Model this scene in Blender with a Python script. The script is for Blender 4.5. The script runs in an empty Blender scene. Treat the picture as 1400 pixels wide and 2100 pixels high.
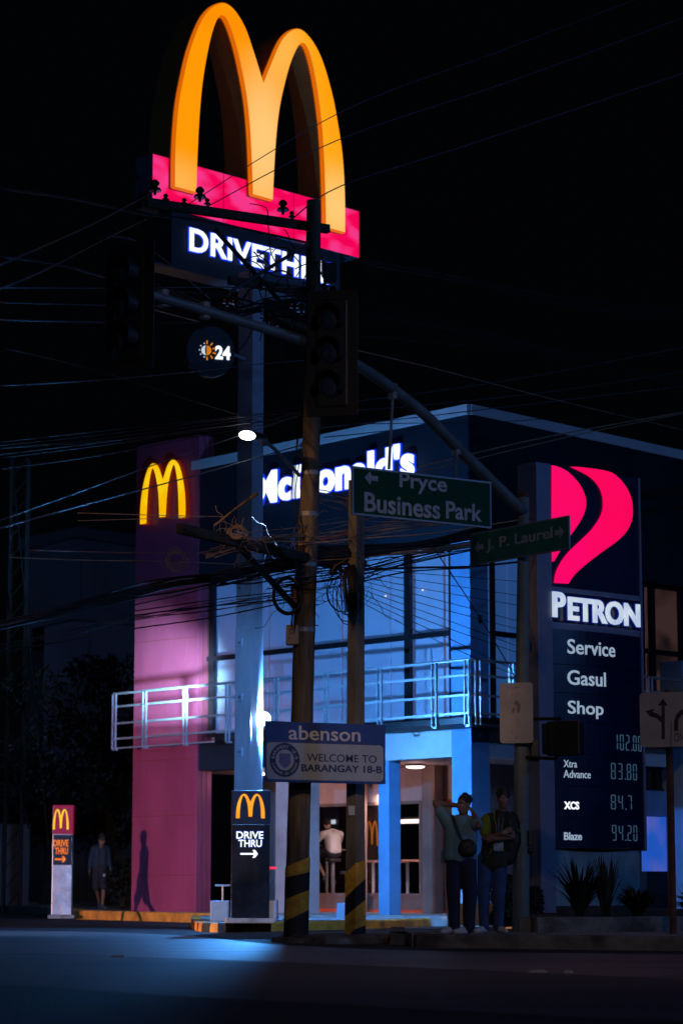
import bpy, bmesh, math, random
from mathutils import Vector, Matrix, Quaternion
random.seed(7)
S = bpy.context.scene
COL = S.collection
# ------------------------------------------------------------------ camera, world, light, exposure
F = 4958.0; CH = 0.82; T = math.atan(756 / F)
cam_d = bpy.data.cameras.new("camera"); cam = bpy.data.objects.new("camera", cam_d); COL.objects.link(cam)
cam.location = (0, 0, CH); cam.rotation_euler = (math.pi / 2 + T, 0, 0)
cam_d.sensor_fit = 'VERTICAL'; cam_d.sensor_height = 36; cam_d.lens = 85
cam_d.clip_start = 0.5; cam_d.clip_end = 2000
cam_d.dof.use_dof = True; cam_d.dof.focus_distance = 32.5; cam_d.dof.aperture_fstop = 1.8
S.camera = cam
S.view_settings.view_transform = 'Standard'; S.view_settings.look = 'None'; S.view_settings.exposure = 0; S.view_settings.gamma = 1
W = bpy.data.worlds.new("World"); S.world = W; W.use_nodes = True
wn = W.node_tree.nodes; wl = W.node_tree.links
bg = wn['Background']
sky = wn.new('ShaderNodeTexSky'); sky.sky_type = 'NISHITA'; sky.sun_disc = False
sky.sun_elevation = math.radians(-9); sky.sun_rotation = math.radians(200)
mixs = wn.new('ShaderNodeMixRGB'); mixs.blend_type = 'ADD'; mixs.inputs[0].default_value = 1
mixs.inputs[2].default_value = (0.0007, 0.0009, 0.0014, 1)
wl.new(sky.outputs[0], mixs.inputs[1]); wl.new(mixs.outputs[0], bg.inputs[0]); bg.inputs[1].default_value = 0.8
S.cycles.use_denoising = True
S.cycles.max_bounces = 6; S.cycles.sample_clamp_indirect = 4
S.cycles.caustics_reflective = False; S.cycles.caustics_refractive = False


def P(px, py, Y):
    """the point at depth Y that the photograph shows at px, py"""
    a = (px - 700) / F; v = (1050 - py) / F
    dx, dy, dz = a, math.cos(T) - v * math.sin(T), math.sin(T) + v * math.cos(T)
    k = Y / dy
    return Vector((dx * k, Y, CH + dz * k))


def G(px, py, z=0.0):
    d = P(px, py, 1.0); k = (z - CH) / (d.z - CH)
    return Vector((d.x * k, k, z))


def light(name, kind, loc, energy, color, aim=None, **kw):
    d = bpy.data.lights.new(name, kind); d.energy = energy; d.color = color
    for k, v in kw.items(): setattr(d, k, v)
    o = bpy.data.objects.new(name, d); o.location = loc; COL.objects.link(o)
    if aim is not None: o.rotation_euler = (Vector(aim) - Vector(loc)).to_track_quat('-Z', 'Y').to_euler()
    return o


LAMP = P(541, 1474, 42.1)
light("floodlight_beam", 'SPOT', LAMP + Vector((0.06, 0.03, 0)), 3500, (0.09, 0.39, 1.0), LAMP + Vector((0.25, 5.0, 0.1)), spot_size=math.radians(172), spot_blend=0.12, shadow_soft_size=0.06)
light("floodlight_road_beam", 'SPOT', LAMP + Vector((0.0, -0.10, 0)), 2300, (0.07, 0.36, 1.0), LAMP + Vector((-8.15, -5.79, -2.68)), spot_size=math.radians(112), spot_blend=0.10, shadow_soft_size=0.05)
# street lamp head on the utility pole, shining down on the forecourt
LED = P(508, 893, 31.9)
light("street_lamp_beam", 'SPOT', LED - Vector((0, 0, 0.07)), 3600, (0.16, 0.42, 1.0), (-2.7, 41, .6), spot_size=math.radians(64), spot_blend=0.5, shadow_soft_size=0.12)
# assumed light on the red pillar, added without any lamp on the balcony
light("pillar_fill", 'SPOT', (-3.05, 46.9, 4.2), 5200, (0.32, 0.74, 1.0), (-3.45, 50.4, 4.95), spot_size=math.radians(44), spot_blend=1.0, shadow_soft_size=0.12)
# assumed sodium lamp out of view, added to warm the pole and wires
light("assumed_sodium_lamp", 'SPOT', (-10, 19, 9.0), 3600, (1.0, 0.50, 0.20), (-1.0, 33, 5.7), spot_size=0.22, spot_blend=1.0, shadow_soft_size=0.15)
light("far_warm_fill", 'SPOT', (2.5, 8, 10.0), 1250, (1.0, 0.66, 0.48), (0.9, 30, 0.0), spot_size=0.8, spot_blend=1.0, shadow_soft_size=0.3)  # warm light added for the signs, road and people, no lamp stands there
# assumed headlights, added as bare spots out of view; no car built
light("assumed_headlight", 'SPOT', (-26.0, 17.5, 0.9), 29000, (1.0, 0.66, 0.80), (-3.9, 50.2, 0.6), spot_size=0.34, spot_blend=1.0, shadow_soft_size=0.08)
light("assumed_headlight", 'SPOT', (-15.5, 33.0, 0.7), 12000, (1.0, 0.60, 0.42), (0.4, 41.2, 0.0), spot_size=0.30, spot_blend=1.0, shadow_soft_size=0.08)  # second spot added to light the island kerb
light("kerb_fill", 'SPOT', (1.4, 12, 9.0), 3200, (1.0, 0.62, 0.36), (0.6, 41.2, 0.0), spot_size=0.20, spot_blend=1.0, shadow_soft_size=0.15)  # added warm light aimed at the kerb, no lamp stands there
# added bluish fill lights round the scene, not actual street lamps
light("side_fill", 'POINT', (-30, 30, 12), 280, (0.22, 0.42, 1.0), shadow_soft_size=0.5)
light("back_fill", 'POINT', (-13, 68, 9), 170, (0.3, 0.45, 1.0), shadow_soft_size=0.5)
light("opposite_fill", 'POINT', (34, 22, 14), 5200, (0.12, 0.34, 1.0), shadow_soft_size=0.5)
light("rear_fill", 'POINT', (7, -12, 11), 2400, (0.20, 0.45, 1.0), shadow_soft_size=0.5)


# ------------------------------------------------------------------ materials
def mat(name, col, rough=0.6, metal=0.0, var=0.12, scale=4.0, bump=0.0, bscale=30.0, stretch=None, coat=0.0, dark=None, dthr=0.5):
    m = bpy.data.materials.new(name); m.use_nodes = True
    n = m.node_tree.nodes; l = m.node_tree.links; b = n['Principled BSDF']
    b.inputs['Roughness'].default_value = rough; b.inputs['Metallic'].default_value = metal
    b.inputs['Coat Weight'].default_value = coat
    tc = n.new('ShaderNodeTexCoord'); mp = n.new('ShaderNodeMapping'); l.new(tc.outputs['Object'], mp.inputs[0])
    if stretch: mp.inputs['Scale'].default_value = stretch
    nz = n.new('ShaderNodeTexNoise'); nz.inputs['Scale'].default_value = scale; nz.inputs['Detail'].default_value = 6
    nz.inputs['Roughness'].default_value = 0.65
    l.new(mp.outputs[0], nz.inputs['Vector'])
    cr = n.new('ShaderNodeValToRGB'); l.new(nz.outputs['Fac'], cr.inputs[0])
    lo = tuple(max(0, c * (1 - var * 1.6)) for c in col); hi = tuple(min(1, c * (1 + var)) for c in col)
    cr.color_ramp.elements[0].position = 0.3; cr.color_ramp.elements[1].position = 0.7
    cr.color_ramp.elements[0].color = (*lo, 1); cr.color_ramp.elements[1].color = (*hi, 1)
    out = cr.outputs[0]
    if dark:
        n2 = n.new('ShaderNodeTexNoise'); n2.inputs['Scale'].default_value = scale * 0.6; n2.inputs['Detail'].default_value = 8
        l.new(mp.outputs[0], n2.inputs['Vector'])
        r2 = n.new('ShaderNodeValToRGB'); l.new(n2.outputs['Fac'], r2.inputs[0])
        r2.color_ramp.elements[0].position = dthr; r2.color_ramp.elements[1].position = dthr + 0.1
        mx = n.new('ShaderNodeMixRGB'); l.new(r2.outputs[0], mx.inputs[0]); l.new(out, mx.inputs[1]); mx.inputs[2].default_value = (*dark, 1)
        out = mx.outputs[0]
    l.new(out, b.inputs['Base Color'])
    mr = n.new('ShaderNodeMapRange'); l.new(nz.outputs['Fac'], mr.inputs['Value'])
    mr.inputs['To Min'].default_value = max(0.03, rough - 0.1); mr.inputs['To Max'].default_value = min(1, rough + 0.1)
    l.new(mr.outputs[0], b.inputs['Roughness'])
    if bump:
        nb = n.new('ShaderNodeTexNoise'); nb.inputs['Scale'].default_value = bscale; nb.inputs['Detail'].default_value = 8
        l.new(mp.outputs[0], nb.inputs['Vector'])
        bp = n.new('ShaderNodeBump'); bp.inputs['Strength'].default_value = bump; bp.inputs['Distance'].default_value = 0.02
        l.new(nb.outputs['Fac'], bp.inputs['Height']); l.new(bp.outputs[0], b.inputs['Normal'])
    return m


def emat(name, col, strength=1.0, col2=None, scale=2.0, lo=0.4, hi=0.65, stretch=None):
    m = bpy.data.materials.new(name); m.use_nodes = True
    n = m.node_tree.nodes; l = m.node_tree.links; b = n['Principled BSDF']
    b.inputs['Base Color'].default_value = (*[c * 0.3 for c in col], 1); b.inputs['Roughness'].default_value = 0.35
    b.inputs['Emission Strength'].default_value = strength; b.inputs['Emission Color'].default_value = (*col, 1)
    if col2:
        tc = n.new('ShaderNodeTexCoord'); mp = n.new('ShaderNodeMapping'); l.new(tc.outputs['Object'], mp.inputs[0])
        if stretch: mp.inputs['Scale'].default_value = stretch
        nz = n.new('ShaderNodeTexNoise'); nz.inputs['Scale'].default_value = scale; nz.inputs['Detail'].default_value = 1
        l.new(mp.outputs[0], nz.inputs['Vector'])
        cr = n.new('ShaderNodeValToRGB'); l.new(nz.outputs['Fac'], cr.inputs[0])
        cr.color_ramp.elements[0].position = lo; cr.color_ramp.elements[1].position = hi
        cr.color_ramp.elements[0].color = (*col, 1); cr.color_ramp.elements[1].color = (*col2, 1)
        l.new(cr.outputs[0], b.inputs['Emission Color'])
    return m


M = {}
M['asphalt'] = mat('asphalt', (0.024, 0.024, 0.027), 0.8, 0, 0.4, 0.8, 1.0, 20, dark=(0.014, 0.014, 0.017), dthr=0.54)
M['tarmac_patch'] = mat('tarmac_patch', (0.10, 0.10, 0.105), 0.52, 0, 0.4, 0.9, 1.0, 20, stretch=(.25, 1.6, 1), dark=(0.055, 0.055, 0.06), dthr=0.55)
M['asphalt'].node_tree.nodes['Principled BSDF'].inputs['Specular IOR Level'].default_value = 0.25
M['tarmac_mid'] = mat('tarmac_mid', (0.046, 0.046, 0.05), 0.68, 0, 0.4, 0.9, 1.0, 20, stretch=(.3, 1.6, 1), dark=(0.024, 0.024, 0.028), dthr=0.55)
M['concrete'] = mat('concrete', (0.30, 0.30, 0.30), 0.8, 0, 0.3, 2.2, 0.5, 40, dark=(0.16, 0.15, 0.14), dthr=0.58)
M['kerb_concrete'] = mat('kerb_concrete', (0.16, 0.16, 0.155), 0.85, 0, 0.4, 2.6, 0.8, 25, dark=(0.045, 0.04, 0.035), dthr=0.55)
M['kerb_orange'] = mat('kerb_orange', (0.85, 0.30, 0.035), 0.7, 0, 0.3, 3.0, 0.5, 30, dark=(0.25, 0.11, 0.04), dthr=0.62)
M['kerb_black'] = mat('kerb_black', (0.02, 0.02, 0.022), 0.7, 0, 0.3, 3, 0.5, 30)
M['soil'] = mat('soil', (0.05, 0.04, 0.03), 0.95, 0, 0.4, 6, 1.0, 25)
M['white_wall'] = mat('white_wall', (0.62, 0.62, 0.64), 0.75, 0, 0.10, 1.2, 0.15, 60)
M['grey_wall'] = mat('grey_wall', (0.33, 0.31, 0.31), 0.75, 0, 0.15, 1.5, 0.2, 60)
M['block_paint'] = mat('block_paint', (0.20, 0.30, 0.42), 0.8, 0, 0.15, 3, 0.3, 40)
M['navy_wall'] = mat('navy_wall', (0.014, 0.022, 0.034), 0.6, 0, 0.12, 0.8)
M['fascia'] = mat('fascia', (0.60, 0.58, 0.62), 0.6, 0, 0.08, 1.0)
M['navy_wall'].node_tree.nodes['Principled BSDF'].inputs['Specular IOR Level'].default_value = 0.12
M['blue_column'] = mat('blue_column', (0.15, 0.34, 0.60), 0.7, 0, 0.12, 1.5, 0.2, 50)
M['blind'] = mat('blind', (0.62, 0.60, 0.66), 0.6, 0, 0.10, 0.8, stretch=(1, 1, 0.15))
_b = M['blind'].node_tree.nodes['Principled BSDF']; _b.inputs['Emission Color'].default_value = (0.07, 0.29, 0.90, 1); _b.inputs['Emission Strength'].default_value = 0.22  # backlight put into the blinds as a blue glow of their own
M['frame_dark'] = mat('frame_dark', (0.015, 0.016, 0.02), 0.4, 0.3, 0.1)
M['frame_red'] = mat('frame_red', (0.28, 0.05, 0.04), 0.5, 0, 0.2)
M['steel_rail'] = mat('steel_rail', (0.48, 0.53, 0.60), 0.4, 0.6, 0.08, 6)
M['red_panel'] = mat('red_panel', (0.43, 0.065, 0.135), 0.42, 0.25, 0.14, 1.0, 0.25, 1.2, stretch=(1, 1, 0.4), coat=0.35)
M['red_panel'].node_tree.nodes['Principled BSDF'].inputs['Coat Roughness'].default_value = 0.38
M['mast_paint'] = mat('mast_paint', (0.52, 0.56, 0.66), 0.6, 0.1, 0.14, 3, 0.1, 60, stretch=(1, 1, 0.4), dark=(0.16, 0.16, 0.2), dthr=0.68)
M['sign_box'] = mat('sign_box', (0.05, 0.06, 0.075), 0.45, 0, 0.15, 3)
M['sign_black'] = mat('sign_black', (0.012, 0.014, 0.02), 0.28, 0.3, 0.3, 2)
M['peeling'] = mat('peeling', (0.10, 0.16, 0.26), 0.6, 0, 0.2, 4, dark=(0.012, 0.01, 0.012), dthr=0.5)
M['arch_side'] = mat('arch_side', (0.36, 0.22, 0.06), 0.6, 0, 0.1)
M['wood_pole'] = mat('wood_pole', (0.17, 0.13, 0.085), 0.85, 0, 0.5, 5, 0.9, 18, stretch=(1, 1, 0.10), dark=(0.035, 0.028, 0.02), dthr=0.52)
M['concrete_pole'] = mat('concrete_pole', (0.16, 0.15, 0.14), 0.85, 0, 0.3, 4, 0.6, 40, stretch=(1, 1, 0.3), dark=(0.05, 0.045, 0.04), dthr=0.6)
M['stripe_yellow'] = mat('stripe_yellow', (0.62, 0.36, 0.04), 0.75, 0, 0.35, 5, 0.6, 30, dark=(0.06, 0.04, 0.02), dthr=0.6)
M['stripe_black'] = mat('stripe_black', (0.012, 0.012, 0.015), 0.7, 0, 0.4, 5, 0.5, 30)
M['old_timber'] = mat('old_timber', (0.07, 0.05, 0.032), 0.9, 0, 0.5, 6, 0.8, 25, stretch=(.3, .3, 1))
M['galv'] = mat('galv', (0.26, 0.28, 0.31), 0.5, 0.5, 0.2, 5)
M['pole_green'] = mat('pole_green', (0.13, 0.17, 0.18), 0.55, 0.2, 0.2, 4)
M['black_plastic'] = mat('black_plastic', (0.008, 0.008, 0.009), 0.5, 0, 0.2)
M['lens_dim'] = mat('lens_dim', (0.02, 0.035, 0.07), 0.35, 0, 0.2, 20)
M['sign_green'] = mat('sign_green', (0.003, 0.060, 0.030), 0.7, 0, 0.15, 3)
M['sign_green'].node_tree.nodes['Principled BSDF'].inputs['Specular IOR Level'].default_value = 0.15
M['sign_green_pale'] = mat('sign_green_pale', (0.015, 0.14, 0.10), 0.7, 0, 0.2, 3)
M['sign_text'] = mat('sign_text', (0.40, 0.43, 0.48), 0.6, 0, 0.25, 8)
M['sign_white'] = mat('sign_white', (0.34, 0.33, 0.36), 0.55, 0, 0.12, 3)
M['sign_rim'] = mat('sign_rim', (0.22, 0.24, 0.27), 0.5, 0.4, 0.1)
M['faded_ink'] = mat('faded_ink', (0.20, 0.15, 0.15), 0.7, 0, 0.2, 9)
M['faded_pale'] = mat('faded_pale', (0.42, 0.34, 0.36), 0.7, 0, 0.2, 9)
M['ink_black'] = mat('ink_black', (0.015, 0.015, 0.018), 0.6, 0, 0.2)
M['rust'] = mat('rust', (0.12, 0.05, 0.035), 0.85, 0.2, 0.4, 8, 0.4, 40)
M['banner_blue'] = mat('banner_blue', (0.03, 0.07, 0.30), 0.45, 0, 0.10, 2)
M['banner_pale'] = mat('banner_pale', (0.36, 0.42, 0.52), 0.5, 0, 0.08, 2)
M['banner_ink'] = mat('banner_ink', (0.02, 0.035, 0.12), 0.5, 0, 0.1)
M['banner_white'] = mat('banner_white', (0.62, 0.64, 0.68), 0.5, 0, 0.1)
M['banner_dim'] = mat('banner_dim', (0.10, 0.14, 0.34), 0.5, 0, 0.1)
M['pylon_frame'] = mat('pylon_frame', (0.20, 0.21, 0.30), 0.5, 0.2, 0.08)
M['pylon_base'] = mat('pylon_base', (0.20, 0.32, 0.38), 0.7, 0, 0.2, 3, 0.2, 30)
M['pylon_navy'] = mat('pylon_navy', (0.006, 0.010, 0.05), 0.3, 0, 0.2, 2, coat=0.3)
M['silver_dented'] = mat('silver_dented', (0.68, 0.66, 0.68), 0.34, 0.6, 0.2, 3, 1.0, 5)
M['kiosk_red'] = emat('kiosk_red', (0.26, 0.002, 0.035), 0.7)
M['kiosk_dark'] = mat('kiosk_dark', (0.02, 0.022, 0.04), 0.35, 0.4, 0.15)
M['arch_lit'] = emat('arch_lit', (1.0, 0.33, 0.0), 1.0, (1.0, 0.56, 0.16), 0.6, 0.45, 0.68, stretch=(1, 1, 0.45))
M['arch_lit_small'] = emat('arch_lit_small', (1.0, 0.50, 0.0), 0.95, (1.0, 0.66, 0.01), 2.0)
M['arch_lit_orange'] = emat('arch_lit_orange', (1.0, 0.33, 0.0), 0.95, (1.0, 0.45, 0.02), 5.0)
M['arch_rim'] = emat('arch_rim', (0.35, 0.02, 0.0), 0.35)
M['pink_lit'] = emat('pink_lit', (1.0, 0.0, 0.10), 0.9, (1.0, 0.04, 0.27), 1.5, 0.48, 0.62, stretch=(1, 1, 1.8))
M['pink_seam'] = emat('pink_seam', (0.35, 0.0, 0.04), 0.6)
M['white_lit'] = emat('white_lit', (0.85, 0.93, 1.0), 1.25)
M['white_lit_dim'] = emat('white_lit_dim', (0.50, 0.66, 0.85), 0.55)
M['white_lit_soft'] = emat('white_lit_soft', (0.62, 0.74, 0.95), 0.75, (0.80, 0.9, 1), 4)
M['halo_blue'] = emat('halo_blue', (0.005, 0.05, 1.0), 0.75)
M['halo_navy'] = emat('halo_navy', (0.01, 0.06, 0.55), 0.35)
M['logo_pink'] = emat('logo_pink', (1.0, 0.0, 0.10), 0.95, (1.0, 0.0, 0.14), 1.0)
M['digit_lit'] = emat('digit_lit', (0.05, 0.11, 0.18), 0.65)
M['interior_glow'] = emat('interior_glow', (0.10, 0.05, 0.045), 0.5, (0.02, 0.012, 0.012), 1.5)
M['orange_lit'] = emat('orange_lit', (1.0, 0.22, 0.01), 0.75)
M['sun_icon'] = emat('sun_icon', (0.9, 0.26, 0.01), 0.7)
M['led_face'] = emat('led_face', (0.75, 0.88, 1.0), 9)
M['flood_face'] = emat('flood_face', (0.62, 0.83, 1.0), 4)
M['ceiling_lamp'] = emat('ceiling_lamp', (1.0, 0.74, 0.66), 4)
M['tube_lit'] = emat('tube_lit', (1.0, 0.80, 0.72), 2.2)
M['poster_blue'] = emat('poster_blue', (0.02, 0.14, 0.75), 0.55, (0.12, 0.17, 0.75), 1.4)
M['panel_lilac'] = emat('panel_lilac', (0.20, 0.20, 0.55), 0.5)
M['cable'] = mat('cable', (0.010, 0.010, 0.012), 0.6, 0, 0.3, 5)
M['cable_blue'] = mat('cable_blue', (0.09, 0.11, 0.15), 0.5, 0.2, 0.3, 5)
M['cable_tan'] = mat('cable_tan', (0.42, 0.28, 0.18), 0.5, 0.2, 0.3, 5)
M['cable_red'] = mat('cable_red', (0.42, 0.10, 0.08), 0.5, 0.1, 0.3, 5)
M['insulator'] = mat('insulator', (0.07, 0.03, 0.025), 0.12, 0, 0.2, 5)
M['leaf'] = mat('leaf', (0.045, 0.075, 0.03), 0.5, 0, 0.4, 3)
M['leaf_dark'] = mat('leaf_dark', (0.014, 0.024, 0.016), 0.6, 0, 0.4, 3)
M['bark'] = mat('bark', (0.06, 0.045, 0.035), 0.9, 0, 0.4, 5, 0.6, 20)
M['skin'] = mat('skin', (0.20, 0.11, 0.075), 0.5, 0, 0.08, 8)
M['skin_light'] = mat('skin_light', (0.42, 0.24, 0.18), 0.5, 0, 0.08, 8)
M['hair'] = mat('hair', (0.012, 0.010, 0.010), 0.45, 0, 0.3, 30, 0.6, 80)
M['tee_grey'] = mat('tee_grey', (0.14, 0.27, 0.32), 0.85, 0, 0.12, 6, 0.2, 30)
M['tee_white'] = mat('tee_white', (0.75, 0.70, 0.68), 0.85, 0, 0.05, 6, 0.2, 30)
M['polo_dark'] = mat('polo_dark', (0.022, 0.028, 0.022), 0.85, 0, 0.2, 8, 0.2, 30)
M['lime'] = mat('lime', (0.16, 0.20, 0.02), 0.8, 0, 0.1)
M['lanyard'] = mat('lanyard', (0.30, 0.42, 0.52), 0.7, 0, 0.5, 14)
M['navy_pants'] = mat('navy_pants', (0.012, 0.018, 0.055), 0.85, 0, 0.2, 6, 0.3, 20)
M['pants_stripe'] = mat('pants_stripe', (0.35, 0.35, 0.42), 0.8)
M['jeans'] = mat('jeans', (0.03, 0.075, 0.22), 0.85, 0, 0.35, 5, 0.3, 25)
M['shorts_dark'] = mat('shorts_dark', (0.02, 0.022, 0.035), 0.85, 0, 0.2, 6)
M['shoe_pale'] = mat('shoe_pale', (0.50, 0.48, 0.48), 0.6, 0, 0.1, 10)
M['shoe_dark'] = mat('shoe_dark', (0.05, 0.07, 0.10), 0.6, 0, 0.1, 10)
M['bag_black'] = mat('bag_black', (0.014, 0.013, 0.015), 0.6, 0, 0.2, 10, 0.3, 20)
M['jacket_blue'] = mat('jacket_blue', (0.012, 0.035, 0.065), 0.8, 0, 0.2, 6, 0.2, 20)
M['eye'] = mat('eye', (0.5, 0.5, 0.5), 0.2)
M['far_wall'] = mat('far_wall', (0.16, 0.17, 0.20), 0.8, 0, 0.2, 0.3)
M['far_roof'] = mat('far_roof', (0.10, 0.12, 0.15), 0.8, 0, 0.2, 0.3)
M['interior_wall'] = mat('interior_wall', (0.36, 0.22, 0.18), 0.8, 0, 0.15, 1.5)
M['upper_room'] = emat('upper_room', (0.55, 0.22, 0.12), 0.28, (0.10, 0.10, 0.22), 1.2)
M['interior_dark'] = mat('interior_dark', (0.06, 0.05, 0.05), 0.6, 0, 0.5, 2.0, dark=(0.015, 0.03, 0.025), dthr=0.5)
M['interior_floor'] = mat('interior_floor', (0.20, 0.16, 0.15), 0.4, 0, 0.2, 2)
M['interior_brown'] = mat('interior_brown', (0.22, 0.14, 0.11), 0.6, 0, 0.2, 1.5)
M['bulkhead'] = mat('bulkhead', (0.52, 0.35, 0.29), 0.7, 0, 0.1, 2)
M['table_top'] = mat('table_top', (0.35, 0.20, 0.15), 0.35, 0, 0.2, 3)
M['stool_metal'] = mat('stool_metal', (0.36, 0.34, 0.34), 0.45, 0.3, 0.1)
M['red_line'] = mat('red_line', (0.85, 0.10, 0.03), 0.6)
gl = bpy.data.materials.new('window_glass'); gl.use_nodes = True
_n = gl.node_tree.nodes; _l = gl.node_tree.links; _n.remove(_n['Principled BSDF'])
_t = _n.new('ShaderNodeBsdfTransparent'); _g = _n.new('ShaderNodeBsdfGlossy'); _g.inputs['Roughness'].default_value = 0.06
_x = _n.new('ShaderNodeMixShader'); _x.inputs[0].default_value = 0.06
_l.new(_t.outputs[0], _x.inputs[1]); _l.new(_g.outputs[0], _x.inputs[2])
_l.new(_x.outputs[0], _n['Material Output'].inputs[0]); _t.inputs[0].default_value = (0.92, 0.92, 0.95, 1)
M['glass'] = gl


# ------------------------------------------------------------------ mesh helpers
class MB:
    def __init__(s): s.v = []; s.f = []

    def add(s, vs, fs):
        o = len(s.v); s.v += [Vector(x) for x in vs]; s.f += [tuple(i + o for i in q) for q in fs]; return s

    def corners(s, c):  # eight corners: bottom four counterclockwise, then top four
        return s.add(c, [(0, 3, 2, 1), (4, 5, 6, 7), (0, 1, 5, 4), (1, 2, 6, 5), (2, 3, 7, 6), (3, 0, 4, 7)])

    def box(s, x0, x1, y0, y1, z0, z1):
        return s.corners([(x0, y0, z0), (x1, y0, z0), (x1, y1, z0), (x0, y1, z0), (x0, y0, z1), (x1, y0, z1), (x1, y1, z1), (x0, y1, z1)])

    def loft(s, rings, cap=True, closed=True):
        n = len(rings[0]); o = len(s.v)
        for r in rings: s.v += [Vector(p) for p in r]
        for i in range(len(rings) - 1):
            for j in range(n if closed else n - 1):
                a = o + i * n + j; b = o + i * n + (j + 1) % n
                s.f.append((a, b, b + n, a + n))
        if cap:
            s.f.append(tuple(o + j for j in reversed(range(n)))); s.f.append(tuple(o + (len(rings) - 1) * n + j for j in range(n)))
        return s

    def tube(s, pts, r, n=8, cap=True, flat=None):
        pts = [Vector(p) for p in pts]; rs = r if isinstance(r, (list, tuple)) else [r] * len(pts)
        rings = []; up = None
        for i, p in enumerate(pts):
            t = (pts[min(i + 1, len(pts) - 1)] - pts[max(i - 1, 0)])
            t = t.normalized() if t.length > 1e-9 else Vector((0, 0, 1))
            if up is None:
                up = Vector((0, 0, 1)) if abs(t.z) < 0.9 else Vector((1, 0, 0))
            a = t.cross(up)
            a = a.normalized() if a.length > 1e-6 else t.orthogonal().normalized()
            b = a.cross(t).normalized(); up = b
            fl = flat if flat else (1, 1)
            rings.append([p + a * (rs[i] * fl[0] * math.cos(2 * math.pi * k / n)) + b * (rs[i] * fl[1] * math.sin(2 * math.pi * k / n)) for k in range(n)])
        return s.loft(rings, cap)

    def prism(s, poly, axis0, axis1, org, ext):
        """polygon (a,b) in the plane org + a*axis0 + b*axis1, pushed out by ext"""
        org = Vector(org); a0 = Vector(axis0); a1 = Vector(axis1); ext = Vector(ext)
        base = [org + a0 * a + a1 * b for a, b in poly]
        n = len(base); o = len(s.v); s.v += base + [p + ext for p in base]
        s.f.append(tuple(o + i for i in range(n))); s.f.append(tuple(o + n + i for i in reversed(range(n))))
        for i in range(n):
            j = (i + 1) % n; s.f.append((o + i, o + n + i, o + n + j, o + j))
        return s

    def ball(s, c, r, n=12, m=8, sc=(1, 1, 1), rot=None):
        c = Vector(c); vs = [Vector((0, 0, 1))]
        for i in range(1, m):
            a = math.pi * i / m
            for j in range(n):
                b = 2 * math.pi * j / n; vs.append(Vector((math.sin(a) * math.cos(b), math.sin(a) * math.sin(b), math.cos(a))))
        vs.append(Vector((0, 0, -1)))
        vs = [Vector((v.x * r * sc[0], v.y * r * sc[1], v.z * r * sc[2])) for v in vs]
        if rot is not None: vs = [rot @ v for v in vs]
        fs = [(0, 1 + j, 1 + (j + 1) % n) for j in range(n)]
        for i in range(m - 2):
            for j in range(n):
                a = 1 + i * n + j; b = 1 + i * n + (j + 1) % n; fs.append((a, a + n, b + n, b))
        e = len(vs) - 1; k = 1 + (m - 2) * n
        fs += [(k + j, e, k + (j + 1) % n) for j in range(n)]
        return s.add([c + v for v in vs], fs)

    def cap(s, a, b, r0, r1, n=14):
        """tapered capsule from a to b"""
        a = Vector(a); b = Vector(b); t = b - a; L = t.length
        if L < 1e-5: return s.ball(a, max(r0, r1), n, 8)
        t.normalize(); u = t.orthogonal().normalized(); w = t.cross(u)
        rings = []
        for k in range(5):
            q = math.pi / 2 * (k + .35) / 5; rings.append((a - t * (r0 * math.cos(q)), r0 * math.sin(q)))
        rings.append((a, r0)); rings.append((b, r1))
        for k in range(5):
            q = math.pi / 2 * (4 - k + .35) / 5; rings.append((b + t * (r1 * math.cos(q)), r1 * math.sin(q)))
        return s.loft([[c + u * (r * math.cos(2 * math.pi * j / n)) + w * (r * math.sin(2 * math.pi * j / n)) for j in range(n)] for c, r in rings])


def tag(o, label=None, cat=None, group=None, kind=None):
    if label: o['label'] = label
    if cat: o['category'] = cat
    if group: o['group'] = group
    if kind: o['kind'] = kind
    return o


def obj(name, mb, m, parent=None, bevel=0.0, smooth=False, origin=None, seg=2):
    """link an MB as one mesh object; coordinates are world ones"""
    root = parent
    while root is not None and root.parent is not None: root = root.parent
    if root is not None: org = Vector(root.location)
    elif origin is not None: org = Vector(origin)
    else: org = Vector((0, 0, 0))
    me = bpy.data.meshes.new(name)
    me.from_pydata([tuple(v - org) for v in mb.v], [], mb.f)
    bm = bmesh.new(); bm.from_mesh(me)
    bmesh.ops.recalc_face_normals(bm, faces=bm.faces)
    if bevel > 0:
        bmesh.ops.remove_doubles(bm, verts=bm.verts, dist=1e-5)
        es = [e for e in bm.edges if len(e.link_faces) == 2 and e.calc_face_angle(0) > 0.6]
        if es: bmesh.ops.bevel(bm, geom=es, offset=bevel, segments=seg, affect='EDGES', profile=0.6, clamp_overlap=True)
    bm.to_mesh(me); bm.free()
    if smooth: me.shade_smooth()
    me.materials.append(M[m] if isinstance(m, str) else m)
    o = bpy.data.objects.new(name, me); COL.objects.link(o)
    if parent is not None: o.parent = parent
    else: o.location = org
    return o


def thing(name, label, cat, loc, group=None):
    o = bpy.data.objects.new(name, None); o.location = Vector(loc); o.empty_display_size = 0.2; COL.objects.link(o)
    return tag(o, label, cat, group)


def dup(root, delta, label=None, rotz=None):
    r = root.copy(); COL.objects.link(r); r.location = root.location + Vector(delta)
    if rotz is not None: r.rotation_euler[2] = rotz
    if label: r['label'] = label
    for ch in list(root.children):
        c = ch.copy(); COL.objects.link(c); c.parent = r
        for g in list(ch.children):
            d = g.copy(); COL.objects.link(d); d.parent = c
    return r


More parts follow.
